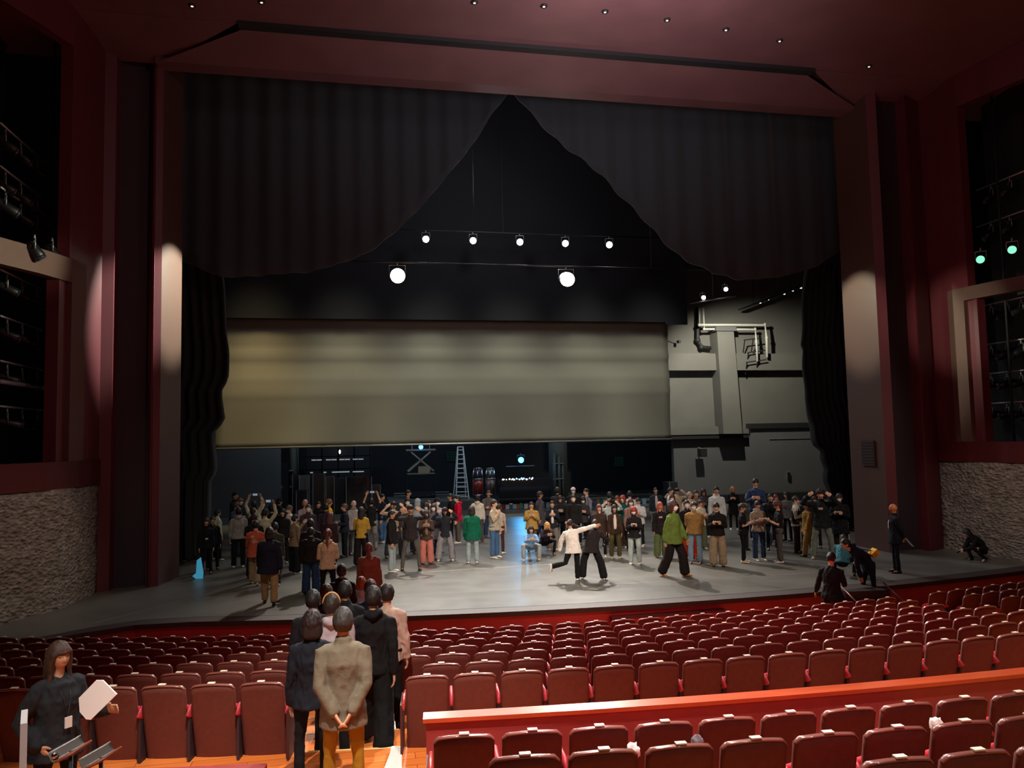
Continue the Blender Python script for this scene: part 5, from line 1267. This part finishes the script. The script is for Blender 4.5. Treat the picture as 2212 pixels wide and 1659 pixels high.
P_(1360, 1060, None, 175, 'stand', 'short', DB, 'shirt', 'c8c8cc', 'slim', '1a1a1e', BK, 'person in white shirt far behind, back to the camera')
P_(1362, 1077, None, 10, 'stand', 'bob', '4a2420', 'knit', '8a6a60', 'slim', '1a1a1e', BK, 'masked girl in dusty pink knit between dark jackets', 'mask')
P_(1372, 1094, 1218, 0, 'look', 'bob', '8c2a20', 'jacket', '1c181c', 'jeans', 'a8b4b0', WH, 'masked girl with bright red hair, black zipped jacket and pale jeans', 'mask phone')
P_(1382, 1075, 1180, -10, 'look', 'short', K_, 'jacket', 'c4c4c8', 'slim', '151518', WH, 'person in white and black jacket behind the red-haired girl')
# ---- right crowd
P_(1419, 1053, 1148, 10, 'stand2', 'short', K_, 'jacket', '2c3240', 'jeans', '68788e', BK, 'smiling man in dark blue jacket over white tee and jeans at the rear', 'inner', inner='d8c4c4')
P_(1429, 1084, 1204, 5, 'stand', 'long', 'a04a3c', 'loose', '1c1718', 'wide', '56603a', BK, 'girl with long pinkish red hair, black tee and olive trousers', 'print', pc='c89090')
P_(1448, 1053, None, 70, 'stand', 'short', K_, 'tee', 'c8c4c4', 'slim', '1c1c20', BK, 'person in white tee in profile at the far rear')
P_(1462, 1054, None, 0, 'up', 'short', '4a362c', 'hoodie', 'b09c84', 'jeans', '2c2c30', BK, 'person in beige hooded top photographing, far rear', 'phone')
P_(1452, 1068, None, -10, 'stand', 'bob', '4a2820', 'jacket', '2c2022', 'slim', '1c1c20', BK, 'girl with brown bob before the beige photographer', 'mask')
P_(1458, 1081, 1245, 60, 'walk', 'bob', '3c221a', 'loose', '5c7030', 'wide', '1c1513', 'b06020', 'walking woman in moss green sweater, black trousers and orange shoes', 'mask')
P_(1487, 1080, 1206, 20, 'stand2', 'short', K_, 'jacket', '151316', 'flare', 'b83a1c', 'a84c28', 'masked person in flared orange-red trousers behind the green sweater', 'mask')
P_(1489, 1062, None, 10, 'look', 'short', 'a89484', 'jacket', 'b8a8a0', 'jeans', '2c2c30', BK, 'fair-haired person in pale jacket at the rear right')
P_(1503, 1059, None, 10, 'stand', 'short', '3c2a20', 'jacket', '7a5c48', 'jeans', '2c2c30', BK, 'brown-haired man in tan jacket beside the fair-haired person')
P_(1503, 1084, 1217, 0, 'back', 'short', K_, 'puffer', '8e6a3c', 'jeans', '7890a4', BK, 'masked man in quilted tan jacket and ripped blue jeans', 'mask', h=1.7)
P_(1516, 1081, 1186, 40, 'look', 'pony', '3c241c', 'knit', 'c8bca4', 'wide', '5c6048', WH, 'woman with tied brown hair in cream knit and olive trousers')
P_(1523, 1055, 1160, 0, 'look', 'long', '3a241c', 'jacket', '3c3c40', 'jeans', '242428', WH, 'long-haired person in charcoal jacket looking down at the rear')
P_(1547, 1051, None, 5, 'stand', 'short', K_, 'hoodie', 'd0d4d4', 'slim', '1c1c20', BK, 'person in white hooded top behind the camouflage jacket', h=1.72)
P_(1550, 1057, 1168, -70, 'stand2', 'short', K_, 'jacket', '74807c', 'wide', '6a7260', BK, 'man in grey-green camouflage jacket facing left')
P_(1552, 1085, 1223, 0, 'look', 'short', K_, 'hoodie', '1c1718', 'wide', 'a08c70', BK, 'man in black hooded sweater and khaki trousers looking at his phone', 'phone')
P_(1586, 1051, 1144, 0, 'chest', 'bob', 'b07a58', 'coat', '141416', 'slim', '141416', WH, 'blond woman in black with both hands before her mouth')
P_(1631, 1033, None, 0, 'look', 'short', K_, 'knit', '2a3c60', 'jeans', '1c2030', BK, 'man in blue sweater standing raised above the right crowd', z=.45)
P_(1636, 1061, None, 5, 'stand', 'bob', K_, 'jacket', '1a1a1e', 'slim', '1a1a1e', BK, 'masked black-haired girl below the blue sweater man', 'mask')
P_(1617, 1067, None, 150, 'stand', 'curly', '5a5040', 'jacket', '4c4e48', 'slim', '222226', BK, 'person with wavy ash hair behind the black tee man')
P_(1607, 1087, 1215, 85, 'look', 'short', DB, 'tee', '151416', 'slim', '151416', 'd8ccb0', 'man in black tee and black trousers with cream sneakers facing right', 'phone')
P_(1641, 1081, 1210, 30, 'look', 'short', K_, 'hoodie', '8c7c6c', 'jeans', '24344e', WH, 'man in beige and navy panelled hooded jacket with blue jeans', 'phone')
P_(1657, 1091, 1177, -30, 'look', 'long', '2a1c18', 'hoodie', 'b4aca8', 'jeans', '7c8ca8', WH, 'girl in pale patterned sweater and light jeans between the men', 'phone')
P_(1664, 1066, None, 0, 'one', 'short', K_, 'jacket', '1a1a1e', 'slim', '1a1a1e', BK, 'dark person raising one hand behind the right crowd')
P_(1675, 1068, None, 20, 'stand', 'long', '6a2c22', 'jacket', '4c3434', 'slim', '1c1c20', BK, 'girl with long mahogany hair behind the men with phones')
P_(1686, 1082, 1215, -85, 'look', 'curly', '4a2018', 'tee', '1a181a', 'jeans', '56504a', WH, 'man with curly red-brown hair, black tee and grey trousers facing left', 'phone')
P_(1698, 1062, None, -40, 'stand', 'long', K_, 'jacket', '5c5858', 'slim', '1a1a1e', BK, 'girl with very long black hair at the rear right')
P_(1723, 1071, 1194, 80, 'look', 'short', '2c1a16', 'shirt', 'b8b4a8', 'jeans', '30221c', BK, 'man in white sleeves under a black vest with dark brown trousers', 'vest')
P_(1748, 1083, 1201, -60, 'walk', 'short', K_, 'loose', '9c7634', 'cargo', '9c783c', BK, 'man in tan jacket and tan cargo trousers walking')
P_(1740, 1071, None, 10, 'stand', 'short', K_, 'jacket', '1c1c20', 'slim', '18181c', BK, 'dark-haired person behind the tan jacket man')
P_(1759, 1072, None, 0, 'stand', 'bob', K_, 'jacket', '2a2a30', 'slim', '18181c', BK, 'girl with black bob and pale face next to the tall photographer')
P_(1779, 1056, 1208, -5, 'up', 'curly', K_, 'jacket', '161c1c', 'jeans', '6c7468', '8a8a84', 'tall curly-haired man in dark varsity jacket taking a photo at right', 'phone print', pc='b8a8a0', h=1.8)
P_(1819, 1065, 1200, -10, 'look', 'short', '2a1614', 'coat', '141417', 'jeans', '241a1c', BK, 'masked person in black parka beside the right curtain', 'mask phone stripe')
P_(1822, 1154, 1196, 170, 'crouch', 'short', K_, 'jacket', '3c7480', 'slim', '101014', BK, 'crouching person with teal jacket behind the bending man')
P_(1938, 1087, 1237, -75, 'back', 'bald', K_, 'suit', '141820', 'slim', '12151c', '0c0c0e', 'bald man in dark suit with papers behind his back, right stage edge', 'bpaper tie', h=1.72, skin='c07a52', yaw=-10)
P_(2125, 1157, 1212, -60, 'kneel', 'long', K_, 'jacket', '121014', 'slim', '121014', BK, 'person in black crouching over a phone against the right stone wall', 'phone')
P_(1826, 1163, None, -70, 'bend', 'short', K_, 'hoodie', '16182a', 'slim', '141a2a', BK, 'person in navy hooded top bending forward with a yellow bag', 'yellowbag', z=-.46)
P_(1795, 1192, None, 165, 'reach', 'short', K_, 'knit', '16161a', 'slim', '141418', BK, 'person in black sweater at the foot of the right stage steps', z=-.69)
# ---- queue on the left aisle
P_(797, 1172, None, 178, 'stand', 'pony', '6a2c20', 'poncho', '7c3c30', 'skirt', '2a1c1a', BK, 'woman in rust red sweater with reddish ponytail climbing to the stage', z=-.23, h=1.58)
P_(738, 1218, None, 175, 'stand', 'short', K_, 'hoodie', '17171a', 'jeans', '17171a', BK, 'person in black hooded top at the foot of the stage steps', z=-.46)
P_(745, 1254, None, 178, 'stand', 'short', K_, 'jacket', '18181c', 'slim', '18181c', BK, 'person in black jacket in the queue behind the headband', aisle=1)
P_(705, 1262, None, 170, 'stand', 'bob', '3c2418', 'jacket', '241c1c', 'slim', '18181a', BK, 'person with light brown bob in the middle of the queue', aisle=1)
P_(676, 1273, None, 176, 'stand', 'short', K_, 'jacket', '1d1c1f', 'slim', '18181a', BK, 'person with cropped black hair in dark jacket at the left of the queue', aisle=1)
P_(716, 1281, None, 178, 'stand', 'short', '241a16', 'hoodie', 'a89ca4', 'slim', '18181a', BK, 'person in lilac-grey hooded sweater wearing a tan headband', 'head', aisle=1)
P_(780, 1246, None, 175, 'stand', 'bob', '8a3c18', 'hoodie', '9a98a8', 'slim', '18181a', BK, 'person with copper orange hair in lavender-grey top', aisle=1)
P_(800, 1251, None, 178, 'stand', 'short', '3c1e18', 'jacket', '1a1c28', 'slim', '18181a', BK, 'person with mahogany hair in navy jacket in the queue', aisle=1)
P_(674, 1318, None, 178, 'stand', 'bob', '241614', 'jacket', '1c1e27', 'slim', '14161c', '20181a', 'woman with short round brown hair in dark navy jacket, left front of the queue', aisle=1, h=1.6, hero=1)
P_(836, 1260, None, 172, 'stand', 'short', '1c1412', 'shirt', 'c0a494', 'slim', '18181a', BK, 'man in pale pink-beige overshirt at the right of the queue', aisle=1, hero=1)
P_(806, 1265, None, 178, 'walk', 'short', K_, 'hoodie', '151517', 'wide', '121214', BK, 'man in black hooded jacket and wide black trousers in the queue', aisle=1, h=1.72, hero=1)
P_(741, 1311, None, 178, 'back', 'short', '34302e', 'suit', '766c5c', 'slim', '96701e', '2a1a10', 'grey-haired man in khaki jacket and mustard trousers with hands clasped behind', aisle=1, h=1.72, hero=1)
P_(128, 1386, None, 28, 'paper', 'long', '3a2418', 'loose', '24262a', 'slim', '17171b', BK, 'woman in black top with a badge holding white papers at lower left', 'lanyard', aisle=1, h=1.6, hero=1)

place_all(ROWS)
for r in ROWS:
    for k in person_keys(r): want(k)
bake()
PEOPLE = [build_person(r) for r in ROWS]
# details of single people
def child_world(root, name, mb, m):
    o = mb.build(name, m, root, True); return o
for r, o in zip(ROWS, PEOPLE):
    if 'vest' in r['ex']:
        J = skeleton(r['pose'], False); MB().loft([J['pel'], J['waist'], J['chest'], J['sh']-J['up']*.03], [(.178, .13), (.165, .125), (.175, .135), (.13, .1)], J['X'], 20).build('vest', cloth('151516'), o, True)
    if 'mouth' and r['label'].startswith('woman in black top'):
        J = skeleton(r['pose'], True)
        bm = Matrix.Translation(o.location) @ Matrix.Rotation(o.rotation_euler.z, 4, 'Z') @ Matrix.Scale(o.scale.x, 4)
        c = bm @ (J['WL']+J['HL']*.1)
        t = empty('paper', c, 0, 'stack of bright white papers in the hand of the woman at lower left', 'paper')
        q = [(170, 1508), (207, 1470), (222, 1470), (252, 1500), (196, 1555), (186, 1554), (172, 1538)]
        dd = (c-CP).dot(fw)-.14; pts = [CP+ray(x, y)*(dd+.05*(x-210)/80)-c for x, y in q]; pb = [p+fw*.012 for p in pts]; n = len(pts)
        MB().add(pts+pb, [tuple(range(n)), tuple(range(2*n-1, n-1, -1))]+[(i, n+i, n+(i+1) % n, (i+1) % n) for i in range(n)]).build('sheet', mat('paper_bright', 'f0f0f0', .5), t)
